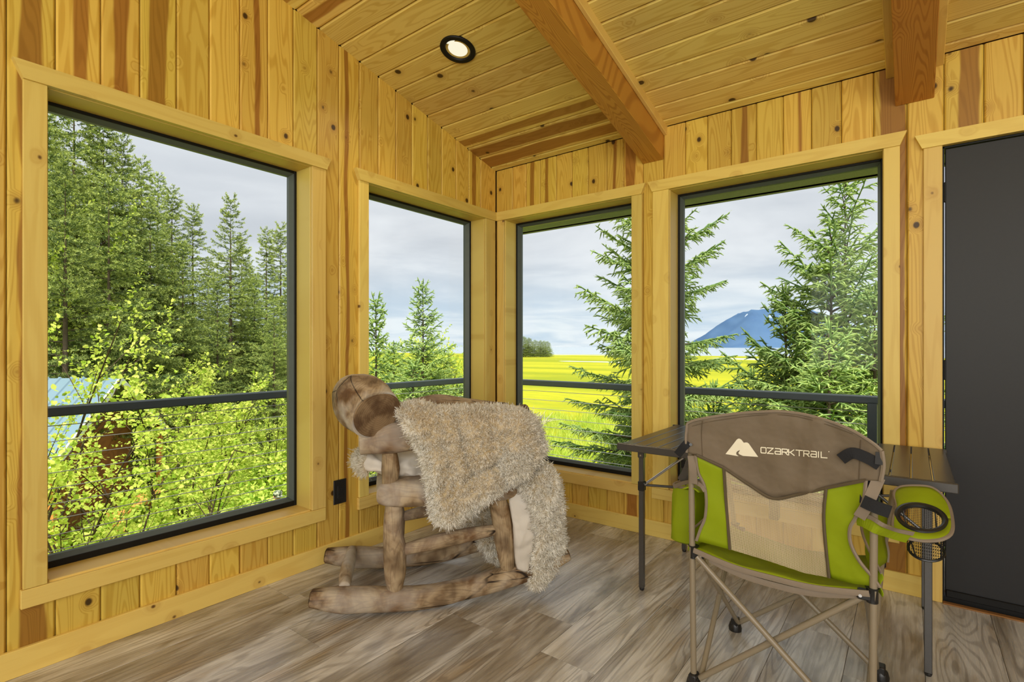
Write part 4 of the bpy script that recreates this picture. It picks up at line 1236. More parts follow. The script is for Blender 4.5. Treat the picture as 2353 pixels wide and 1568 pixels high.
# seat, slung between the four hubs
def seat(u, v):
    x = BLn[0] + .006 + (BRn[0] - BLn[0] - .012) * u; y = -1.296 + (.49) * v
    z = .474 - .006 * u + (.425 - .474) * v - (.020 + .035 * math.sin(PI * min(1, v * .8))) * math.sin(PI * u) ** .8 + .004 * math.sin(x * 30) * math.sin(y * 24)
    return (x, y, z)
grid_mesh('seat', seat, 24, 16, GREEN, cc_, .003)
MB().tube(smooth_path([np.array(seat(u, 0)) - (0, .002, .004 + .006 * math.sin(PI * u)) for u in np.linspace(0, 1, 9)], 4), .0075, 6, True, 0.5, 1.3).build('binding', PIPE, cc_, True)
MB().tube(smooth_path([np.array(seat(u, 0)) - (0, -.012, .012 + .024 * math.sin(PI * u)) for u in np.linspace(0.1, .95, 9)], 4), .0085, 6, True, 0.5, 1.3).build('binding', PIPE, cc_, True)
# side wings between the seat and the arms
def wing(x, sgn):
    def f(u, v):
        y = -1.275 + .36 * u; zt = .52 + .11 * math.sin(min(1, u * 1.25) * PI / 2) - .02 * u
        return (x + sgn * (-.058 * math.sin(PI * u) * (1 - .5 * v) + .004 * math.sin(9 * v)), y, .455 - .02 * u + (zt - .455 + .02 * u) * (1 - v))
    return f
for x, s in ((2.418, 1), (1.884, -1)):
    wf = wing(x, s); grid_mesh('side_wing', wf, 12, 8, GREEN, cc_, .002)
    MB().tube(smooth_path([wf(1, v) for v in np.linspace(0, 1, 6)], 4), .006, 6).build('binding', PIPE, cc_, True)
    MB().tube(smooth_path([wf(u, 0) for u in np.linspace(0, 1, 6)], 4), .004, 6).build('binding', PIPE, cc_, True)

# right arm with its cup holder
def arm(u, v, off=0.0):
    """the sloping plane of the arm sheet: z = .60 + .40 (y + 1.17)"""
    r = ray(u, v); t = (.60 + .4 * 1.17 - CAM[2] + .4 * CAM[1] + off) / (r[2] - .4 * r[1]); return CAM + r * t
ring = lambda t, k=1.0: (2117 + 56 * k * math.cos(t) - 6 * k * math.sin(t) * 0, 1192 + (30 * math.sin(t) + 8 * math.cos(t)) * k)
outer = [(2190, 1212), (2186, 1232), (2160, 1243), (2120, 1244), (2080, 1237), (2052, 1226), (2049, 1205), (2056, 1180), (2064, 1166), (2056, 1148), (2050, 1132), (2064, 1119), (2100, 1117), (2140, 1119), (2166, 1138), (2183, 1165)]
OB = resample(outer, 48)
ang = np.linspace(0, 2 * PI, 48, endpoint=False)
k0 = int(np.argmin(np.abs(np.arctan2((OB[:, 1] - 1192), (OB[:, 0] - 2117)))))
OB = np.roll(OB, -k0, 0)
def cupsheet(u, v):
    i = u * 48; j = int(i) % 48; f_ = i - int(i)
    ob = OB[j] * (1 - f_) + OB[(j + 1) % 48] * f_
    th = math.atan2(ob[1] - 1192 - 8 * (ob[0] - 2117) / 56, (ob[0] - 2117) * .62)
    q = np.array(ring(th)) * (1 - v) + ob * v
    return arm(q[0], q[1], .012 * v * math.sin(3 * u * 2 * PI) * .5 + .006 * math.sin(v * PI))
grid_mesh('arm_sheet', cupsheet, 48, 6, GREEN, cc_, .004)
MB().tube([cupsheet(u, 1.0) for u in np.linspace(0, .9999, 60)], .0055, 6).build('binding', PIPE, cc_, True)
MB().tube([arm(*ring(t, 1.0), .003) for t in np.linspace(0, 2 * PI * .999, 40)], .0085, 8).build('cup_ring', BLKPL, cc_, True)
c3 = arm(2117, 1192)
def basket(u, v):
    t = 2 * PI * u; top_ = arm(*ring(t, .95)); k_ = 1 - .22 * v ** 1.5
    return c3 + (top_ - c3) * k_ + np.array([.012, 0, -.092]) * v
cup = grid_mesh('cup_holder', basket, 36, 8, NETB, cc_)
MB().tube([basket(u, 1) for u in np.linspace(0, .999, 30)], .004, 6).build('rim', BLKPL, cup, True)
for u in (.1, .35, .6, .85): MB().tube([basket(u, v) for v in np.linspace(0, 1, 6)], .002, 5).build('rib', BLKPL, cup, True)
MB().add([basket(u, 1) for u in np.linspace(0, 1, 24, endpoint=False)], [tuple(range(24))]).build('base', NETB, cup)


def ribbon(name, pts, wpx, mat, y, th=.004, n=5):
    """flat strap along a pixel path on the plane at depth y"""
    P = smooth_path([on_y(a, b, y + (c if c else 0)) for a, b, c in pts], n)
    T = np.gradient(P, axis=0); T /= np.linalg.norm(T, axis=1)[:, None]
    S = np.cross(T, (0, 1.0, 0)); S /= np.linalg.norm(S, axis=1)[:, None]; hw = wpx / 700 / 2
    V = []
    for p_, s_ in zip(P, S): V += [p_ - s_ * hw, p_ + s_ * hw, p_ + s_ * hw + (0, th, 0), p_ - s_ * hw + (0, th, 0)]
    n_ = len(P); Fs = [(i * 4 + k_, i * 4 + (k_ + 1) % 4, i * 4 + 4 + (k_ + 1) % 4, i * 4 + 4 + k_) for i in range(n_ - 1) for k_ in range(4)] + [(3, 2, 1, 0), tuple((n_ - 1) * 4 + k_ for k_ in range(4))]
    return MB().add(V, Fs).build(name, mat, cc_)


ribbon('arm_sheet', [(1968, 1192, .02), (1990, 1200, .0), (2020, 1215, -.01), (2060, 1228, .05), (2090, 1236, .09)], 26, GREEN, -1.30)
ribbon('binding', [(1972, 1184, .015), (2000, 1190, -.005), (2030, 1208, -.015), (2062, 1220, .045), (2100, 1228, .09)], 8, PIPE, -1.305)
ribbon('arm_strap', [(2020, 1098, 0), (2004, 1135, 0), (1990, 1165, 0), (1974, 1190, .01)], 20, PIPE, -1.325)
ribbon('adjuster_strap', [(1932, 1056, 0), (1958, 1042, -.006), (1990, 1052, -.004), (2022, 1070, 0)], 21, STRAP, -1.335)
ribbon('adjuster_strap', [(1998, 1106, 0), (1998, 1130, 0), (1996, 1160, 0)], 30, STRAP, -1.312)
ribbon('adjuster_strap', [(1982, 1152, 0), (2012, 1166, -.004), (2046, 1178, .0)], 24, STRAP, -1.332)
ribbon('adjuster_strap', [(1582, 1016, 0), (1572, 1026, -.004), (1556, 1046, .0)], 18, STRAP, -1.335)
ribbon('buckle', [(2021, 1040, 0), (2019, 1068, 0)], 12, BLKPL, -1.340, .01, 2)
MB().cyl(on_y(1587, 1022, -1.345), on_y(1587, 1022, -1.335), .005, 10).build('snap', BLKPL, cc_)
# left arm and the pouch that hangs from it
def armL(u, v):
    y = -1.29 + .46 * u; x = 1.865 + .055 * v - .03 * u
    return (x, y, .665 - .015 * u - .03 * math.sin(PI * u) + .012 * math.sin(PI * v))
grid_mesh('arm_sheet', armL, 14, 5, GREEN, cc_, .004)
ribbon('arm_strap', [(1588, 1048, 0), (1592, 1080, 0), (1594, 1112, .01)], 17, PIPE, -1.325)
ribbon('binding', [(1548, 1120, .14), (1565, 1112, .1), (1590, 1108, .02), (1610, 1116, .0), (1620, 1130, 0)], 9, PIPE, -1.31)
MESHG = netting('grey_net', (0.10, 0.09, 0.08), 500.0, .5)
pz = []
for z, rx, ry in ((.43, .040, .055), (.438, .050, .066), (.5, .052, .07), (.6, .046, .064), (.636, .042, .06)):
    pz.append([(1.822 + rx * math.copysign(abs(math.cos(t)) ** .55, math.cos(t)) + .004 * math.sin(5 * t + z * 40), -1.10 + ry * math.copysign(abs(math.sin(t)) ** .55, math.sin(t)), z) for t in np.linspace(0, 2 * PI, 32, endpoint=False)])
V = [q for r_ in pz for q in r_]; Fs = [(i * 32 + j, i * 32 + (j + 1) % 32, (i + 1) * 32 + (j + 1) % 32, (i + 1) * 32 + j) for i in range(4) for j in range(32)] + [tuple(range(32))[::-1], tuple(128 + j for j in range(32))]
po = MB().add(V, Fs).build('pouch', GREEN, cc_, True)
MB().tube([pz[4][j % 32] for j in range(33)], .005, 6).build('binding', PIPE, po, True)
ribbon('net_pocket', [(1566, 1108, .1), (1580, 1085, .06), (1588, 1062, .02)], 26, MESHG, -1.30)
rebase(cc_)
# ================================================================== OUTSIDE
GZ = -4.05
def sm01(x, a, b): t = min(1, max(0, (x - a) / (b - a))); return t * t * (3 - 2 * t)
def ground_z(x, y):
    dx, dy = x - CAM[0], y - CAM[1]; d = math.hypot(dx, dy); lat = math.atan2(dx * RT[0] + dy * RT[1], dx * FW[0] + dy * FW[1])
    hill = sm01(-lat, .40, .62) * sm01(d, 16, 60) * 9.0
    return GZ + hill + (0.25 * mnoise.noise(Vector((x * .12, y * .12, 0))) if d < 45 else 0)


# marsh: yellow green grass with bands of water, to the horizon
MARSH, kk, p = material('marsh_grass', (.4, .5, .05), 0.9, 0, 0.1)
v_, x_, y_, z_ = kk.obj()
# bands run along the shore (parallel with the right wall, x) and get broader with distance
n_a = kk.noise(kk.vec(kk.math('MULTIPLY', x_, .010), kk.math('MULTIPLY', y_, .045), 0.0), 1.0, 4, .6, .6)
n_b = kk.noise(kk.vec(kk.math('MULTIPLY', x_, .35), kk.math('MULTIPLY', y_, .8), 0.0), 1.0, 4, .65)
c1 = kk.mix(kk.step(n_a, .38, .62), lin(130, 136, 24), lin(166, 162, 30))
c1 = kk.mix(kk.math('MULTIPLY', kk.step(n_b, .42, .68), .45), c1, lin(110, 136, 46))
far_ = kk.step(y_, 60, 260)
n_c = kk.noise(kk.vec(kk.math('MULTIPLY', x_, .006), kk.math('MULTIPLY', y_, .020), 3.0), 1.0, 3, .55, .8)
wat = kk.math('MULTIPLY', kk.step(n_c, .60, .64), kk.step(y_, 105, 135))
kk.lk(kk.mix(wat, c1, lin(206, 212, 206)), p.inputs['Base Color'])
kk.lk(kk.math('SUBTRACT', .9, kk.math('MULTIPLY', wat, .6)), p.inputs['Roughness'])
kk.lk(kk.bump(n_b, .5, .15), p.inputs['Normal'])
rr = np.concatenate([[0.5], np.geomspace(6, 900, 46)]); aa = np.linspace(-PI, PI, 121)[:-1]
V = [(CAM[0] + r * math.sin(a), CAM[1] + r * math.cos(a), ground_z(CAM[0] + r * math.sin(a), CAM[1] + r * math.cos(a)) + (0 if r < 70 or False else 0)) for r in rr for a in aa]
q = np.array([(i * 120 + j, i * 120 + (j + 1) % 120, (i + 1) * 120 + (j + 1) % 120, (i + 1) * 120 + j) for i in range(len(rr) - 1) for j in range(120)])
go = link('ground', mesh_np('ground', V, [q[:, ::-1]], True), MARSH)
tag(go, 'bright yellow green marsh reaching to the horizon', 'marsh', None, 'structure')
WATER = speckle('pale_sea', lin(150, 162, 172), 0.25, 0, 0.05, .01, 0.5, 0)
wo = MB().add([(-6000, 300, GZ + .03), (6000, 300, GZ + .03), (6000, 9000, GZ + .03), (-6000, 9000, GZ + .03)], [(0, 1, 2, 3)]).build('water', WATER)
tag(wo, 'pale strip of sea beyond the marsh', 'sea', None, 'structure')

# mountain across the water, its top in cloud
MTN, kk, p = material('haze_blue_mountain', lin(96, 130, 168), 1.0, 0, 0.0)
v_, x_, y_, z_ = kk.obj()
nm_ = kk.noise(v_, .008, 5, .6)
cm = kk.mix(nm_, lin(62, 88, 126), lin(88, 114, 142))  # distance haze put into these blues
snow = kk.math('MULTIPLY', kk.step(kk.noise(kk.vec(kk.math('MULTIPLY', x_, .02), kk.math('MULTIPLY', y_, .02), kk.math('MULTIPLY', z_, .003)), 1.0, 2, .5), .66, .70), kk.step(z_, 120, 200))
kk.lk(kk.mix(snow, cm, lin(190, 200, 212)), p.inputs['Base Color'])
cen = CAM + (FW + RT * ((1775 - CXP) / F)) * 3000
def mz(i, j):
    a, b = i * 2 - 1, j * 2 - 1
    h = max(0, 1 - (abs(a) ** 1.15)) ** .9 * max(0, 1 - b * b)
    hh = 300 * h * (1 + .18 * mnoise.noise(Vector((a * 3, b * 3, 1))) + .08 * mnoise.noise(Vector((a * 9, b * 9, 4))))
    pq = cen + RT * (a * 420) + FW * (b * 500)
    return (pq[0], pq[1], GZ + min(hh, 205 + 14 * mnoise.noise(Vector((a * 6, b * 6, 2)))))
mo = grid_mesh('mountain', mz, 60, 30, MTN, None)
tag(mo, 'blue mountain with a flat clouded top across the water', 'mountain', None, 'structure')


# ---------------------------------------------------------------- vegetation generators
def sausages(P, D, L, R, bend, S=2, K=3, prof=(.7, 1.0, .25), rg=None, tip=(0.0, 1.0)):
    n = len(P); t = np.linspace(0, 1, S + 1)
    D = D / (np.linalg.norm(D, axis=1)[:, None] + 1e-9)
    Cn = P[:, None] + D[:, None] * (L[:, None] * t)[:, :, None] + bend[:, None] * (L[:, None] * t ** 2)[:, :, None]
    a = np.cross(D, rg.normal(0, 1, (n, 3))); a /= np.linalg.norm(a, axis=1)[:, None] + 1e-9; b = np.cross(D, a)
    th = np.arange(K) * 2 * PI / K
    ring = a[:, None] * np.cos(th)[None, :, None] + b[:, None] * np.sin(th)[None, :, None]
    pr = np.interp(t, np.linspace(0, 1, len(prof)), prof)
    V = (Cn[:, :, None] + ring[:, None] * (np.broadcast_to(R, (n,))[:, None] * pr)[:, :, None, None]).reshape(-1, 3)
    base = (np.arange(n) * (S + 1) * K)[:, None, None, None]
    i = (np.arange(S) * K)[None, :, None, None]; j = np.arange(K)[None, None, :, None]
    f = np.concatenate([base + i + j, base + i + (j + 1) % K, base + i + K + (j + 1) % K, base + i + K + j], 3).reshape(-1, 4)
    tint = np.repeat(np.tile(np.interp(t, [0, 1], tip), (n, 1)).reshape(-1), K)
    return V, f, tint


def blades(P, D, L, n, ln, wd, rg, tip=(0.1, 1.0)):
    """n short needle blades standing off every twig"""
    m = len(P); D = nrmz(D); P2 = np.repeat(P, n, 0); D2 = np.repeat(D, n, 0); L2 = np.repeat(L, n); t = rg.random(m * n)
    q = P2 + D2 * (L2 * t)[:, None]
    perp = nrmz(np.cross(D2, rg.normal(0, 1, (m * n, 3))))
    d = nrmz(D2 * rg.uniform(.3, .9, (m * n, 1)) + perp * rg.uniform(.5, 1, (m * n, 1)) + np.array([0, 0, .08])); s = nrmz(np.cross(d, rg.normal(0, 1, (m * n, 3)))) * wd / 2
    l = (rg.uniform(.6, 1.15, m * n) * ln)[:, None]
    V = np.stack([q - s * .5, q + d * l * .5 + s, q + d * l, q + d * l * .5 - s], 1).reshape(-1, 3)
    tt = np.clip(np.interp(t, [0, 1], tip) + rg.normal(0, .22, m * n), 0, 1.2)
    return V, np.arange(m * n)[:, None] * 4 + [0, 1, 2, 3], np.repeat(tt, 4)


def nrmz(a): return a / (np.linalg.norm(a, axis=-1, keepdims=True) + 1e-9)


def spruce_data(seed, H, R, whorl, per, sp1, sp2, rad, lmin=.10, detail=True, shape=.85, low=0.06, lift=(.75, -.08), tl=.42, K=3, S=2, Lmax=9., ragged=.12, nb=(0, 0, 0), droop=.10):
    """trunk + boughs as wood, twigs clothed with needles as foliage; origin at the foot"""
    rg = np.random.default_rng(seed); WV, WF, n0 = [], [], 0
    FV, FF, FT, m0 = [], [], [], 0
    def addw(P, r, Kk=5):
        nonlocal n0
        mb = MB().tube(P, r, Kk, False); WV.append(np.array(mb.V)); WF.append(np.array(mb.F) + n0); n0 += len(mb.V)
    def addf(*a, **k_):
        nonlocal m0
        V, f, t = sausages(*a, **k_); FV.append(V); FF.append(f + m0); FT.append(t); m0 += len(V)
    addw([(0, 0, 0), (0, 0, H * .5), (0, 0, H * .97)], [H * .010 + .02, H * .0055 + .008, .006], 7)
    z = H * .985; wh = whorl * .55
    pp, dd, ll = [], [], []
    while z > H * low:
        f = (H - z) / H; nbough = per if f > .05 else 4
        a0 = rg.random() * 6.28
        for b in range(nbough):
            az = a0 + b * 6.283 / nbough + rg.normal(0, .25)
            if f > .08 and rg.random() < ragged: continue
            Lb = max(lmin * 1.6, min(Lmax, R * f ** shape) * rg.uniform(.62, 1.14))
            e = lift[0] * (1 - f) ** 2.2 + lift[1] + rg.normal(0, .07)
            if f < .03: e += .5
            d = np.array([math.cos(az) * math.cos(e), math.sin(az) * math.cos(e), math.sin(e)])
            c = np.array([0, 0, rg.uniform(.04, .16) - .10 * f]) * 1.0
            p0 = np.array([0, 0, z + rg.uniform(-.3, .3) * wh])
            t = np.linspace(0, 1, 6); P = p0 + d * (Lb * t)[:, None] + c * (Lb * t ** 2)[:, None]
            if detail or Lb > R * .3: addw(P[:-1], np.linspace(.006 + .008 * Lb, .004, 5), 4 if detail else 3)
            # twigs along the bough
            n1 = max(3, int(Lb / sp1)); tt = np.linspace(.16, 1.0, n1) + rg.normal(0, .012, n1); tt = np.clip(tt, .1, 1)
            q = p0 + d * (Lb * tt)[:, None] + c * (Lb * tt ** 2)[:, None]; tan = nrmz(d + 2 * c * tt[:, None])
            side = np.where(np.arange(n1) % 2 == 0, 1.0, -1.0)[:, None]
            hor = nrmz(np.cross(tan, (0, 0, 1.0))) * side
            td = nrmz(tan * rg.uniform(.55, 1.0, (n1, 1)) + hor * rg.uniform(.6, 1.0, (n1, 1)) + rg.normal(0, .18, (n1, 3)) + np.array([0, 0, -.12]))
            td[-1] = tan[-1]
            tL = np.maximum(lmin, tl * Lb * (1 - tt) ** .8 * rg.uniform(.6, 1.1, n1) + lmin * .9)
            pp.append(q); dd.append(td); ll.append(tL)
            # needles on the outer part of the bough itself
            sg = np.linspace(.45, .97, max(2, int(Lb / .14))); q2 = p0 + d * (Lb * sg)[:, None] + c * (Lb * sg ** 2)[:, None]
            addf(q2, nrmz(d + 2 * c * sg[:, None]), np.full(len(sg), .17 if detail else Lb * .2), rad, np.zeros((len(sg), 3)), S=S, K=K, rg=rg, tip=(0.1, .4))
        z -= wh * rg.uniform(.8, 1.2); wh = whorl
    P1, D1, L1 = np.concatenate(pp), np.concatenate(dd), np.concatenate(ll)
    n = len(P1); bend = np.stack([rg.normal(0, .06, n), rg.normal(0, .06, n), rg.normal(-.05, .10, n)], 1)
    def addb(P, D, L, n_):
        nonlocal m0
        if n_: V, f, t = blades(P, D, L, n_, nb[1], nb[2], rg); FV.append(V); FF.append(f + m0); FT.append(t); m0 += len(V)
    addb(P1, D1 + bend * .5, L1, nb[0] * 2)
    addf(P1, D1, L1, rad, bend, S=S + (1 if detail else 0), K=K, rg=rg, tip=(0.0, .75), prof=(.6, 1, .9, .3))
    # twiglets
    cnt = np.maximum(1, (L1 / sp2).astype(int)); idx = np.repeat(np.arange(n), cnt)
    k_ = np.concatenate([np.arange(c) for c in cnt]); tt = (k_ + .6) / (cnt[idx] + .3)
    q = P1[idx] + D1[idx] * (L1[idx] * tt)[:, None] + bend[idx] * (L1[idx] * tt ** 2)[:, None]
    side = np.where(k_ % 2 == 0, 1.0, -1.0)[:, None]
    hor = nrmz(np.cross(D1[idx], rg.normal(0, .35, (len(idx), 3)) + np.array([0, 0, 1.0]))) * side
    d2 = nrmz(D1[idx] * rg.uniform(.5, 1, (len(idx), 1)) + hor * rg.uniform(.5, 1, (len(idx), 1)) + np.array([0, 0, -droop]) + rg.normal(0, .15, (len(idx), 3)))
    l2 = np.maximum(lmin * .7, .42 * L1[idx] * (1 - tt) * rg.uniform(.6, 1.1, len(idx)) + lmin * .55)
    b2 = np.stack([rg.normal(0, .1, len(idx)), rg.normal(0, .1, len(idx)), rg.normal(-.6 * droop, .14, len(idx))], 1)
    addb(q, d2 + b2 * .5, l2, nb[0])
    if detail: addf(q, d2, l2, rad * .92, b2, S=S, K=K, rg=rg, tip=(0.1, 1.0))
    return (np.concatenate(WV), np.concatenate(WF)), (np.concatenate(FV), np.concatenate(FF), np.concatenate(FT))


def spruce(name, seed, label, group=None, mat=None, cat='tree', **kw):
    wood_, fol = spruce_data(seed, **kw)
    r = empty(name, (0, 0, 0), 0, label, cat, group)
    link('trunk', mesh_np('trunk', wood_[0], [wood_[1]], True), BARK, r)
    f = link('foliage', mesh_np('foliage', fol[0], [fol[1]], True, fol[2]), mat or NEEDLE, r); f['kind'] = 'stuff'
    return r


def place(o, u, depth, ytop=None, H0=None, z=None, rz=0.0, sx=1.0):
    """stand a tree where pixel column u meets the given distance; if ytop is given the height is set from it"""
    g = CAM + (FW + RT * ((u - CXP) / F)) * depth
    gz = ground_z(g[0], g[1]) if z is None else z
    o.location = (g[0], g[1], gz); o.rotation_euler = (0, 0, rz)
    if ytop is not None:
        h = EYE + (HYP - ytop) / F * depth - gz; s = h / H0; o.scale = (s * sx, s * sx, s)


# the two near spruces and the young ones
t = spruce('spruce_tree', 11, 'large spruce close to the deck, half hidden by the post between the two right windows', H=9.0, R=2.9, whorl=.36, per=6, sp1=.07, sp2=.05, rad=.0135, nb=(7, .026, .006), droop=.38, lmin=.12, shape=.55, tl=.42, low=.18, Lmax=1.55, lift=(.8, -.12))
place(t, 1512, 7.6, 385, 9.0, rz=.4)
t = spruce('spruce_tree', 23, 'tall open-topped spruce at the right side of the window behind the camp chair', H=8.6, R=2.5, whorl=.40, per=5, sp1=.07, sp2=.05, rad=.0135, nb=(7, .026, .006), droop=.38, lmin=.13, shape=.5, tl=.45, low=.22, lift=(.75, .04), Lmax=1.7)
place(t, 1942, 7.4, 418, 8.6, rz=2.1)
t = spruce('young_spruce', 31, 'second shorter spruce leader beside the tall spruce in the right window', H=6.6, R=2.0, whorl=.28, per=6, sp1=.075, sp2=.052, rad=.0135, nb=(7, .026, .006), droop=.38, lmin=.11, shape=.6, Lmax=1.5, tl=.5, low=.25, lift=(.85, .02))
place(t, 1910, 7.1, 540, 6.6, rz=1.0)
yng = t
t = spruce('young_spruce', 37, 'small young spruce with a bare leader left of the tall spruce in the right window', H=5.0, R=1.9, whorl=.22, per=6, sp1=.07, sp2=.05, rad=.0135, nb=(7, .026, .006), droop=.38, lmin=.10, shape=.65, Lmax=1.3, tl=.5, low=.3, lift=(.9, .05))
place(t, 1806, 7.6, 693, 5.0, rz=.3)
low_ = t
def young(u, depth, ytop, label, src, H0, rz, sx=1.0):
    c = copy_tree(src); c['label'] = label; place(c, u, depth, ytop, H0, rz=rz, sx=sx); return c
young(2010, 6.6, 690, 'bushy pale young spruce against the right frame of the right window', yng, 6.6, 2.7, 1.25)
young(1905, 6.2, 770, 'pale young spruce in front of the two tall leaders in the right window', yng, 6.6, 0.7, 1.3)
young(1470, 8.6, 960, 'low young spruce under the large one, low in the window right of the corner', low_, 5.0, 1.2, 1.6)
young(1640, 8.2, 905, 'low young spruce below the mountain, behind the camp chair', low_, 5.0, 4.2, 1.5)
young(1730, 9.5, 860, 'low young spruce below the mountain, right of another low one', yng, 6.6, 3.2, 1.2)

# ---- forest trees seen through the left window: four builds, copied
FB = [dict(H=13., R=3.3, whorl=.36, per=7, sp1=.18, sp2=.17, rad=.024, nb=(15, .095, .024), tl=.5, lmin=.22, shape=.80, low=.10, detail=False, ragged=.34, K=3, S=1),
      dict(H=13., R=2.7, whorl=.32, per=7, sp1=.18, sp2=.17, rad=.024, nb=(15, .095, .024), tl=.5, lmin=.22, shape=.85, low=.06, detail=False, ragged=.34, lift=(.55, -.18), K=3, S=1),
      dict(H=13., R=3.6, whorl=.38, per=7, sp1=.18, sp2=.17, rad=.026, nb=(15, .10, .026), tl=.5, lmin=.24, shape=.75, low=.12, detail=False, ragged=.34, lift=(.5, -.12), K=3, S=1)]
spec = [  # u, depth, ytop, build, label (None = the shared one)
    (530, 24, 462, 0, 'tallest free standing spruce on the right of the forest in the left window'),
    (443, 24, 480, 1, 'slender spruce at the low right end of the sloping forest skyline in the left window'),
    (612, 30, 534, 1, 'left one of two narrow dark spruces by the right frame of the left window'),
    (645, 31, 522, 1, 'right one of two narrow dark spruces by the right frame of the left window'),
    (395, 23, 440, 1, 'spruce second from the right end of the sloping forest skyline'), (362, 24, 412, 0, 'spruce third from the right end of the sloping forest skyline'),
    (325, 21, 376, 1, 'spruce fourth from the right end of the sloping forest skyline'), (281, 19, 330, 0, 'spruce fifth from the right end of the sloping forest skyline'),
    (238, 18, 272, 2, 'tall spruce whose tip meets the upper frame of the left window'), (170, 17, 175, 2, 'very tall spruce cut off by the upper frame of the left window'),
    (100, 15, 200, 2, None), (60, 20, 120, 0, None), (215, 24, 330, 2, None), (300, 28, 440, 0, None), (345, 19, 470, 2, None), (420, 20, 560, 2, None), (478, 28, 600, 0, None),
    (555, 27, 560, 2, None), (500, 21, 640, 1, None), (585, 25, 640, 2, None), (630, 22, 690, 0, None), (665, 26, 640, 2, None), (250, 15, 420, 2, None), (150, 13, 380, 0, None),
    (380, 34, 520, 1, None), (690, 30, 620, 0, None), (700, 24, 730, 2, None), (570, 33, 610, 1, None), (125, 30, 330, 1, None), (195, 33, 420, 2, None)]
protos = {}
FLAB = 'spruce standing inside the dense forest of the left window, its tip lost among others'
for i, (u, dp, yt, b, lab) in enumerate(spec):
    if b not in protos:
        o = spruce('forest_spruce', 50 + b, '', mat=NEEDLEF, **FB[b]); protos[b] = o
    else:
        o = copy_tree(protos[b])
    o['label'] = lab or FLAB
    if lab is None: o['group'] = 'spruces of the dense forest'
    elif 'group' in o: del o['group']
    place(o, u, dp, yt, 13., rz=i * 1.7)
# window left of the corner
o = copy_tree(protos[0]); o['label'] = 'wide bluish spruce standing alone in the window left of the corner'
if 'group' in o: del o['group']
t = spruce('spruce_tree', 71, 'wide bluish spruce standing alone in the window left of the corner', H=7.0, R=1.75, whorl=.21, per=7, sp1=.10, sp2=.08, rad=.016, nb=(9, .04, .010), droop=.3, tl=.5, lmin=.14, shape=.7, low=.2, lift=(.6, 0))
place(t, 972, 13.0, 664, 7.0, rz=.9)
for ch in list(o.children): bpy.data.objects.remove(ch)
bpy.data.objects.remove(o)
t2 = spruce('spruce_tree', 73, 'thin-topped spruce at the left edge of the window left of the corner', H=6.4, R=1.7, whorl=.22, per=6, sp1=.10, sp2=.08, rad=.016, nb=(9, .04, .010), droop=.3, tl=.5, lmin=.14, shape=1.15, low=.1, lift=(.7, 0.05))
place(t2, 864, 12.0, 700, 6.4, rz=.2)
young(905, 15, 800, 'green bushy spruce behind the deck rail, left in the window left of the corner', t, 7.0, 2.0, 1.5)
young(1020, 16, 815, 'green bushy spruce behind the deck rail, right in the window left of the corner', t, 7.0, 3.9, 1.6)
young(950, 10.5, 850, 'pale low spruce just beyond the deck rail in the window left of the corner', t2, 6.4, 1.4, 1.7)
young(1060, 12, 900, 'low spruce beyond the deck rail next to the corner post', t2, 6.4, 4.4, 1.7)

# distant clump of trees on the shore
dk_ = protos[1]
for i, (u, yt) in enumerate([(1203, 774), (1207, 776), (1211, 780), (1215, 777), (1219, 779), (1224, 785), (1229, 782), (1233, 784), (1238, 785), (1242, 783), (1246, 786), (1250, 784), (1254, 786), (1258, 785), (1262, 788)]):
    o = copy_tree(dk_); o.name = 'distant_spruce'; o['label'] = 'tiny dark tree in the clump on the far side of the marsh'; o['group'] = 'distant trees beyond the marsh'
    place(o, u, 260 + 4 * (i % 3), yt, 13., z=GZ, rz=i, sx=2.1)


# ---- broad-leaved alder shrubs
def leaves(P, D, size, rg, fold=.25):
    """oval, slightly folded leaves: six points, four triangles each"""
    n = len(P); D = nrmz(D); up = nrmz(rg.normal(0, .6, (n, 3)) + np.array([0, 0, 1.0])); S_ = nrmz(np.cross(D, up)); N = np.cross(S_, D)
    L = size[:, None]
    pts = [P, P + D * L * .35 + S_ * L * .34 + N * L * fold * .4, P + D * L * .75 + S_ * L * .28 + N * L * fold * .4, P + D * L, P + D * L * .75 - S_ * L * .28 + N * L * fold * .4, P + D * L * .35 - S_ * L * .34 + N * L * fold * .4]
    V = np.stack(pts, 1).reshape(-1, 3); o = np.arange(n)[:, None] * 6
    return V, np.concatenate([o + [0, 1, 2, 3], o + [0, 3, 4, 5]])


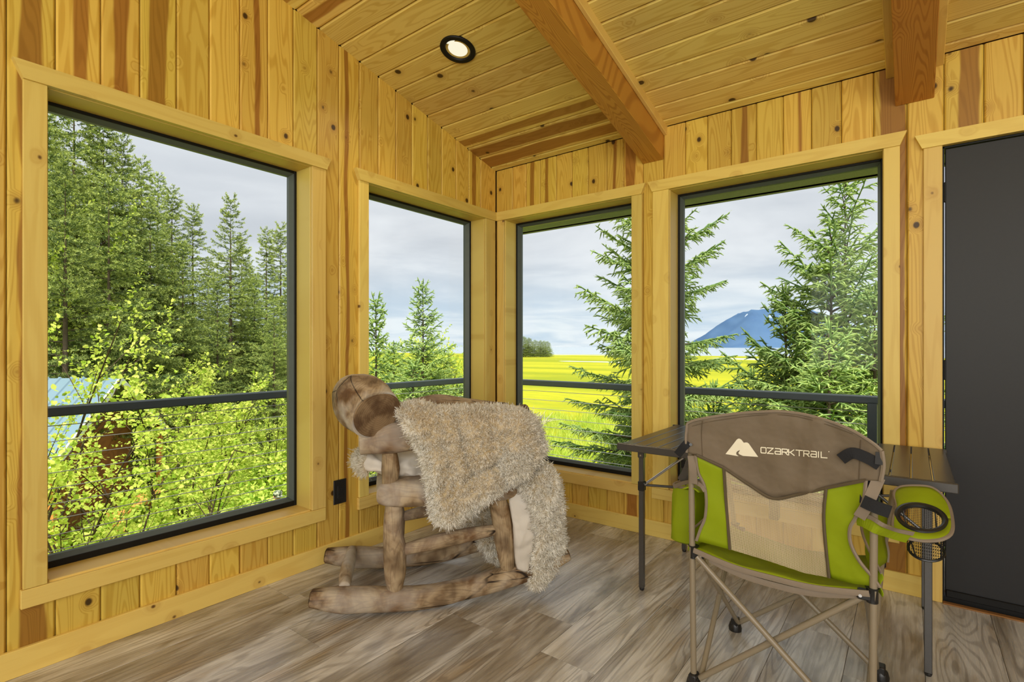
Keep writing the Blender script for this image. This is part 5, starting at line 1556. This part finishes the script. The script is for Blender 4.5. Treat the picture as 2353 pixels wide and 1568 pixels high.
def alder_data(seed, H, nst, spread, lean, leaf, nbr=11, ntw=6, nlf=11):
    rg = np.random.default_rng(seed); mb = MB(); LP, LD = [], []
    for s in range(nst):
        az = rg.uniform(0, 6.28); d = np.array([math.cos(az) * spread, math.sin(az) * spread, 1.0]) + np.array(lean) * rg.uniform(.5, 1.2)
        d /= np.linalg.norm(d); L = H * rg.uniform(.75, 1.1)
        t = np.linspace(0, 1, 9); cv = np.array([rg.normal(0, .12), rg.normal(0, .12), -.10])
        P = np.array([rg.normal(0, .15), rg.normal(0, .15), 0]) + d * (L * t)[:, None] + cv * (L * t ** 2)[:, None] + rg.normal(0, .02, (9, 3)) * L * .3
        mb.tube(P, np.linspace(.028, .006, 9), 6, False)
        for b in range(nbr):
            tb_ = rg.uniform(.25, 1.0); p0 = np.array([np.interp(tb_, t, P[:, i]) for i in range(3)])
            bd = nrmz(d + rg.normal(0, .75, 3) + np.array([0, 0, .15])); bl = L * .30 * (1.15 - .6 * tb_) * rg.uniform(.7, 1.3)
            bp = p0 + bd * (bl * np.linspace(0, 1, 4))[:, None] + np.array([0, 0, -.1]) * (bl * np.linspace(0, 1, 4) ** 2)[:, None]
            mb.tube(bp, [.009, .006, .004, .002], 4, False)
            for w_ in range(ntw):
                tw = rg.uniform(.2, 1); q0 = p0 + bd * bl * tw; qd = nrmz(bd + rg.normal(0, .7, 3)); ql = bl * .45 * rg.uniform(.5, 1.2)
                k_ = nlf; LP.append(q0 + qd * (ql * rg.uniform(0, 1, k_))[:, None] + rg.normal(0, .025, (k_, 3))); LD.append(nrmz(qd + rg.normal(0, .8, (k_, 3)) + np.array([0, 0, -.2])))
    LP, LD = np.concatenate(LP), np.concatenate(LD)
    V, f = leaves(LP, LD, rg.uniform(.65, 1.2, len(LP)) * leaf, rg)
    tint = np.repeat(rg.uniform(.1, .95, len(LP)), 6)
    return mb, V, f, tint


def alder(seed, label, **kw):
    mb, V, f, tint = alder_data(seed, **kw)
    r = empty('alder_shrub', (0, 0, 0), 0, label, 'shrub')
    mb.build('branches', TWIG, r, True, False)
    o = link('foliage', mesh_np('foliage', V, [f], True, tint), ALDER, r); o['kind'] = 'stuff'
    return r


rd = RT * 1.0
al = [(120, 5.4, dict(H=4.9, nst=3, spread=.16, lean=(rd[0] * .10, rd[1] * .10, 0), leaf=.058, nlf=14), 'leafy yellow green alder beside the deck, nearest the left edge of the left window'),
      (345, 7.0, dict(H=4.1, nst=7, spread=.20, lean=(rd[0] * .05, rd[1] * .05, 0), leaf=.06, nlf=14), 'leafy yellow green alder in the middle of the left window, behind the deck rail'),
      (10, 6.5, dict(H=6.1, nst=5, spread=.22, lean=(rd[0] * .12, rd[1] * .12, 0), leaf=.06, nlf=14), 'tallest yellow green alder, reaching up the left frame of the left window'),
      (430, 10.5, dict(H=4.9, nst=8, spread=.25, lean=(0, 0, 0), leaf=.07, nlf=13), 'yellow green alder beyond the deck, right of the metal-roofed shed')]
aobs = []
for i, (u, dp, kw, lab) in enumerate(al):
    o = alder(90 + i, lab, **kw); place(o, u, dp); aobs.append(o)
xo = alder(97, 'tall bright alder standing behind the metal-roofed shed', H=8.4, nst=9, spread=.20, lean=(0, 0, 0), leaf=.10, nlf=14); place(xo, 110, 14.5); aobs.append(xo)
def alcopy(i, u, dp, s, rz, lab):
    c = copy_tree(aobs[i]); c['label'] = lab; place(c, u, dp, rz=rz); c.scale = (s, s, s); return c
alcopy(3, 330, 15.5, 1.0, 1., 'bright alder between the shed and the forest edge')
alcopy(1, 620, 17, .8, 2., 'low bright alder below the narrow spruces, at the right frame of the left window')
alcopy(3, 520, 16, .7, 3., 'low bright alder at the foot of the free standing spruce')

for i, (u, dp, s_, rz, lab) in enumerate([(850, 15, 1.25, .3, 'bright bush at the left edge of the window left of the corner'), (900, 19, 1.32, 1.2, 'bright bush behind the thin-topped spruce'),
        (945, 18, 1.24, 2.2, 'bright bush at the left foot of the wide bluish spruce'), (1000, 19, 1.22, 3.3, 'bright bush at the right foot of the wide bluish spruce'),
        (1048, 24, 1.22, 4.1, 'bright bush farthest right in the window left of the corner'), (920, 9.5, .85, 5.1, 'low bright bush just outside the deck rail in the window left of the corner')]):
    alcopy(3, u, dp, s_ * .94, rz, lab)

# undergrowth that covers the slope below the deck
rg = np.random.default_rng(5)
n = 5200
u_ = rg.uniform(60, 740, n); dp_ = 5.2 + 24 * rg.random(n) ** 1.15
cl = CAM[None] + (FW[None] + RT[None] * ((u_ - CXP) / F)[:, None]) * dp_[:, None]
cl[:, 2] = [ground_z(a, b) for a, b in cl[:, :2]]
# keep the shed's yard and the walker's spot a little clearer
keep = ~((u_ > 590) & (u_ < 690) & (dp_ > 5) & (dp_ < 13.2))
cl = cl[keep]; dp_ = dp_[keep]
hgt = np.array([.45 + 1.3 * max(0, .5 + mnoise.noise(Vector((a * .5, b * .5, 3)))) for a, b, _ in cl])
per = 14; idx = np.repeat(np.arange(len(cl)), per)
P = cl[idx] + np.stack([rg.normal(0, .28, len(idx)), rg.normal(0, .28, len(idx)), hgt[idx] * rg.random(len(idx)) ** .6], 1)
V, f = leaves(P, rg.normal(0, 1, (len(idx), 3)) + np.array([0, 0, -.1]), rg.uniform(.06, .12, len(idx)) * (1 + dp_[idx] * .03), rg)
uo = link('undergrowth', mesh_np('undergrowth', V, [f], True, np.repeat(rg.uniform(0, 1, len(idx)), 6)), UNDER)
tag(uo, 'dense bright green undergrowth covering the slope below the left window', 'undergrowth', None, 'stuff')
# and tussocks of pale grass by the marsh edge
n = 2600
u_ = rg.uniform(840, 1760, n); dp_ = 13 + 26 * rg.random(n)
cl = CAM[None] + (FW[None] + RT[None] * ((u_ - CXP) / F)[:, None]) * dp_[:, None]; cl[:, 2] = [ground_z(a, b) for a, b in cl[:, :2]]
per = 14; idx = np.repeat(np.arange(n), per); m = len(idx)
d = nrmz(np.stack([rg.normal(0, .35, m), rg.normal(0, .35, m), np.ones(m)], 1)); h = rg.uniform(.25, .7, m)[:, None]
b0 = cl[idx] + np.stack([rg.normal(0, .22, m), rg.normal(0, .22, m), np.zeros(m)], 1); sd_ = nrmz(np.cross(d, rg.normal(0, 1, (m, 3)))) * .012
V = np.stack([b0 - sd_, b0 + sd_, b0 + d * h * .6 + sd_, b0 + d * h], 1).reshape(-1, 3)
GRASS = leaf_mat('tussock_grass', lin(150, 186, 40), lin(226, 232, 120), .4, varscale=.15)
to = link('tussocks', mesh_np('tussocks', V, [np.arange(m)[:, None] * 4 + [0, 1, 2, 3]], True, np.repeat(rg.uniform(.1, .9, m), 4)), GRASS)
tag(to, 'pale green grass tussocks at the near edge of the marsh', 'grass', None, 'stuff')
# bleached brush pile on the marsh
mb = MB(); g = CAM + (FW + RT * ((1228 - CXP) / F)) * 34; rr_ = random.Random(3)
for i in range(110):
    a = rr_.uniform(0, 6.28); r_ = rr_.uniform(0, .9) ; b = np.array([g[0] + math.cos(a) * r_, g[1] + math.sin(a) * r_ * .6, GZ + rr_.uniform(0, .3)])
    dd_ = np.array([rr_.gauss(0, .7), rr_.gauss(0, .7), rr_.uniform(.1, 1.0)]); dd_ /= np.linalg.norm(dd_)
    mb.tube([b, b + dd_ * .4, b + dd_ * rr_.uniform(.6, 1.2) + (0, 0, -.05)], [.03, .02, .008], 4, False)
bo_ = mb.build('brush_pile', DRY, None, True, False)
tag(bo_, 'bleached grey brush pile lying on the marsh', 'brush pile')
bo_['kind'] = 'stuff'

# ---------------------------------------------------------------- shed below the alders
ROOFM, kk, p = material('blue_grey_metal_roof', lin(112, 136, 150), .4, 0.1, .5)
sh = empty('shed', (0, 0, 0), 0, 'small brown shed with a ribbed pale blue metal roof behind the alders', 'shed')
ctr = CAM + (FW + RT * ((275 - CXP) / F)) * 12.0; ctr[2] = GZ
sh.location = ctr; sh.rotation_euler = (0, 0, TH + .222)
zs = GZ
def sheet(name, x0, x1, ya, za, yb, zb, mat, rib=.23):
    V, Fs = [], []; xs = [x0]; x = x0
    prof = []
    while x < x1:
        prof += [(x, 0), (x + .10, 0), (x + .12, .03), (x + .16, .03), (x + .18, 0)]; x += rib
    n_ = len(prof)
    for y, z in ((ya, za), (yb, zb)): V += [(a, y, z + h) for a, h in prof]
    V += [(a, ya, za + h - .03) for a, h in prof] + [(a, yb, zb + h - .03) for a, h in prof]
    for i in range(n_ - 1):
        Fs += [(i, i + 1, n_ + i + 1, n_ + i), (2 * n_ + i, 3 * n_ + i, 3 * n_ + i + 1, 2 * n_ + i + 1)]
    return MB().add(V, Fs).build(name, mat, sh)
RED = wood('shed_boards', lin(150, 92, 48), lin(110, 64, 32), lin(90, 50, 26), lin(40, 20, 10), rough=.8)
ORG = speckle('orange_post', lin(214, 140, 70), .7, 0, .15, 12)
WHT = speckle('white_gutter', lin(226, 228, 224), .5, 0, .05, 20)
# local x along the ridge, local y away from the viewer; heights above the ground
hE, hR, EV = 2.96, 4.49, 2.56
sheet('roof', -5.0, 0.0, -EV, hE, 0, hR, ROOFM); sheet('roof', -5.0, 0.0, EV, hE, 0, hR, ROOFM)
MB().box((-5.0, -EV - .1, hE - .1), (0.02, -EV, hE + .02)).build('gutter', WHT, sh)
for s in (-1, 1):
    MB().prism([(s * EV, hE - .16), (0, hR - .14), (0, hR + .03), (s * EV, hE + .01)], (0, 0, 0), (0, 1, 0), (0, 0, 1), (1, 0, 0), .04).build('barge_board', WHT, sh)
MB().box((-4.8, -1.7, 0), (-.5, 1.7, 3.2)).prism([(-1.7, 3.2), (1.7, 3.2), (0, hR - .15)], (-4.8, 0, 0), (0, 1, 0), (0, 0, 1), (1, 0, 0), 4.3).build('wall', RED, sh)
MB().box((-.5, -.5, .1), (-.47, .5, 2.0)).build('door', RED, sh)
for s in (-1, 1): MB().box((-.14, s * 2.3 - .06, 0), (-.02, s * 2.3 + .06, hE + .1)).build('post', ORG, sh)
bn = MB().box((.15, -.9, 1.55), (.55, 1.0, 1.63)).build('bench', ORG, sh)
for y_ in (-.85, .95): MB().box((.2, y_ - .05, 0), (.5, y_ + .05, 1.55)).build('leg', ORG, bn)

# ---------------------------------------------------------------- walker below the left window
SKIN = speckle('skin', lin(222, 172, 150), .5, 0, .06, 30)
CAMO, kk, p = material('camouflage_cloth', (.2, .2, .15), .85, 0, .1)
v_, *_ = kk.obj(); nn_ = kk.noise(v_, 22, 3, .5)
kk.lk(kk.mix(kk.step(nn_, .45, .52), lin(70, 84, 66), kk.mix(kk.step(nn_, .56, .62), lin(150, 156, 132), lin(186, 188, 168))), p.inputs['Base Color'])
JACK = fabric('grey_jacket', lin(128, 146, 140), 0); TROU = fabric('dark_trousers', lin(60, 62, 60), 0); HAIR = speckle('dark_hair', lin(52, 38, 28), .7, 0, .2, 60)
g = CAM + (FW + RT * ((638 - CXP) / F)) * 12.6
pz_ = EYE + (HYP - 1127) / F * 12.6 - 1.80
pr_ = empty('person', (g[0], g[1], pz_), TH + PI + .75, 'person in a camouflage cap and grey jacket out in the greenery below the left window', 'person')


def skin(name, verts, edges, mat, parent, sub=2):
    me = bpy.data.meshes.new(name); me.from_pydata([v[:3] for v in verts], edges, []); me.materials.append(mat)
    o = link(name, me, None, parent); m = o.modifiers.new('skin', 'SKIN')
    for i, v in enumerate(verts):
        r = v[3]; me.skin_vertices[0].data[i].radius = (r, r) if len(v) < 5 else (r, v[4])
    me.skin_vertices[0].data[0].use_root = True
    s = o.modifiers.new('sub', 'SUBSURF'); s.levels = s.render_levels = sub; m.use_smooth_shade = True
    return o


# the body faces local +y; one continuous skin
bv = [(0, 0, .98, .15, .11), (0, 0, 1.16, .14, .10), (0, 0, 1.34, .165, .105), (0, -.01, 1.46, .10, .08), (0, -.005, 1.53, .055), (0, .015, 1.60, .068), (0, .025, 1.68, .075, .09), (0, .01, 1.74, .06),
      (.17, -.01, 1.43, .065), (.23, -.02, 1.18, .05), (.22, .06, .95, .038), (.22, .09, .86, .042, .02), (-.17, -.01, 1.43, .065), (-.23, -.02, 1.18, .05), (-.22, .06, .95, .038), (-.22, .09, .86, .042, .02),
      (.10, 0, .88, .10), (.11, .02, .50, .065), (.11, -.02, .09, .045), (.12, .12, .04, .035), (-.10, 0, .88, .10), (-.11, .06, .50, .065), (-.11, .08, .09, .045), (-.12, .21, .04, .035)]
be = [(0, 1), (1, 2), (2, 3), (3, 4), (4, 5), (5, 6), (6, 7), (3, 8), (8, 9), (9, 10), (10, 11), (3, 12), (12, 13), (13, 14), (14, 15), (0, 16), (16, 17), (17, 18), (18, 19), (0, 20), (20, 21), (21, 22), (22, 23)]
body = skin('body', bv, be, SKIN, pr_)
jv = [(0, 0, .95, .175, .135), (0, 0, 1.16, .165, .125), (0, 0, 1.34, .185, .125), (0, -.01, 1.47, .10, .09), (.18, -.01, 1.43, .08), (.235, -.02, 1.18, .065), (.225, .05, .97, .052), (-.18, -.01, 1.43, .08), (-.235, -.02, 1.18, .065), (-.225, .05, .97, .052)]
skin('jacket', jv, [(0, 1), (1, 2), (2, 3), (3, 4), (4, 5), (5, 6), (3, 7), (7, 8), (8, 9)], JACK, pr_)
tv = [(0, 0, .98, .16, .125), (.10, 0, .86, .115), (.11, .02, .50, .085), (.11, -.02, .10, .07), (-.10, 0, .86, .115), (-.11, .06, .50, .085), (-.11, .08, .10, .07)]
skin('trousers', tv, [(0, 1), (1, 2), (2, 3), (0, 4), (4, 5), (5, 6)], TROU, pr_)
for s in (1, -1):
    for k_, (fx, ln) in enumerate(((-.022, .075), (-.007, .085), (.008, .08), (.022, .065))):
        skin('finger', [(s * .22 + fx * .3, .09 + fx, .85, .010), (s * .22 + fx * .3, .10 + fx, .85 - ln * .5, .009), (s * .215 + fx * .3, .105 + fx, .85 - ln, .007)], [(0, 1), (1, 2)], SKIN, body, 1)
    skin('thumb', [(s * .21, .115, .87, .011), (s * .20, .14, .84, .010), (s * .198, .15, .815, .008)], [(0, 1), (1, 2)], SKIN, body, 1)
    MB().tube([(s * .03, .105, 1.665), (s * .03, .113, 1.665)], [.011, .009], 10).build('eye', HOLE, body, True)
    MB().tube([(s * .082, .01, 1.63), (s * .092, .005, 1.655), (s * .088, .0, 1.685)], [.012, .02, .014], 10).build('ear', SKIN, body, True)
skin('nose', [(0, .10, 1.672, .010), (0, .125, 1.635, .015), (0, .108, 1.625, .012)], [(0, 1), (1, 2)], SKIN, body, 1)
LIP = speckle('lips', lin(176, 110, 98), .5); MB().tube([(-.022, .098, 1.597), (0, .108, 1.596), (.022, .098, 1.597)], [.004, .008, .004], 8).build('mouth', LIP, body, True)
MB().tube([(0, -.045, 1.60), (0, -.045, 1.66), (0, -.02, 1.72)], [.06, .075, .06], 16).build('hair', HAIR, body, True)
cp = MB()
for zz_, rr2 in (): pass
cap_ = MB().tube([(0, .005, 1.692), (0, .005, 1.71), (0, .0, 1.75), (0, -.005, 1.785), (0, -.005, 1.80)], [.095, .099, .094, .065, .015], 24, True, 1.0, 1.1).build('cap', CAMO, pr_, True)
MB().prism([(-.075, .08), (-.07, .14), (-.04, .18), (0, .19), (.04, .18), (.07, .14), (.075, .08)], (0, 0, 1.692), (1, 0, 0), (0, 1, -.18), (0, 0, 1), .008).build('brim', CAMO, cap_)
for s in (1, -1): MB().box((s * .11 - .05, -.07 if s > 0 else .03, 0), (s * .11 + .05, .20 if s > 0 else .30, .09), None, .03).build('boot', HAIR, pr_)
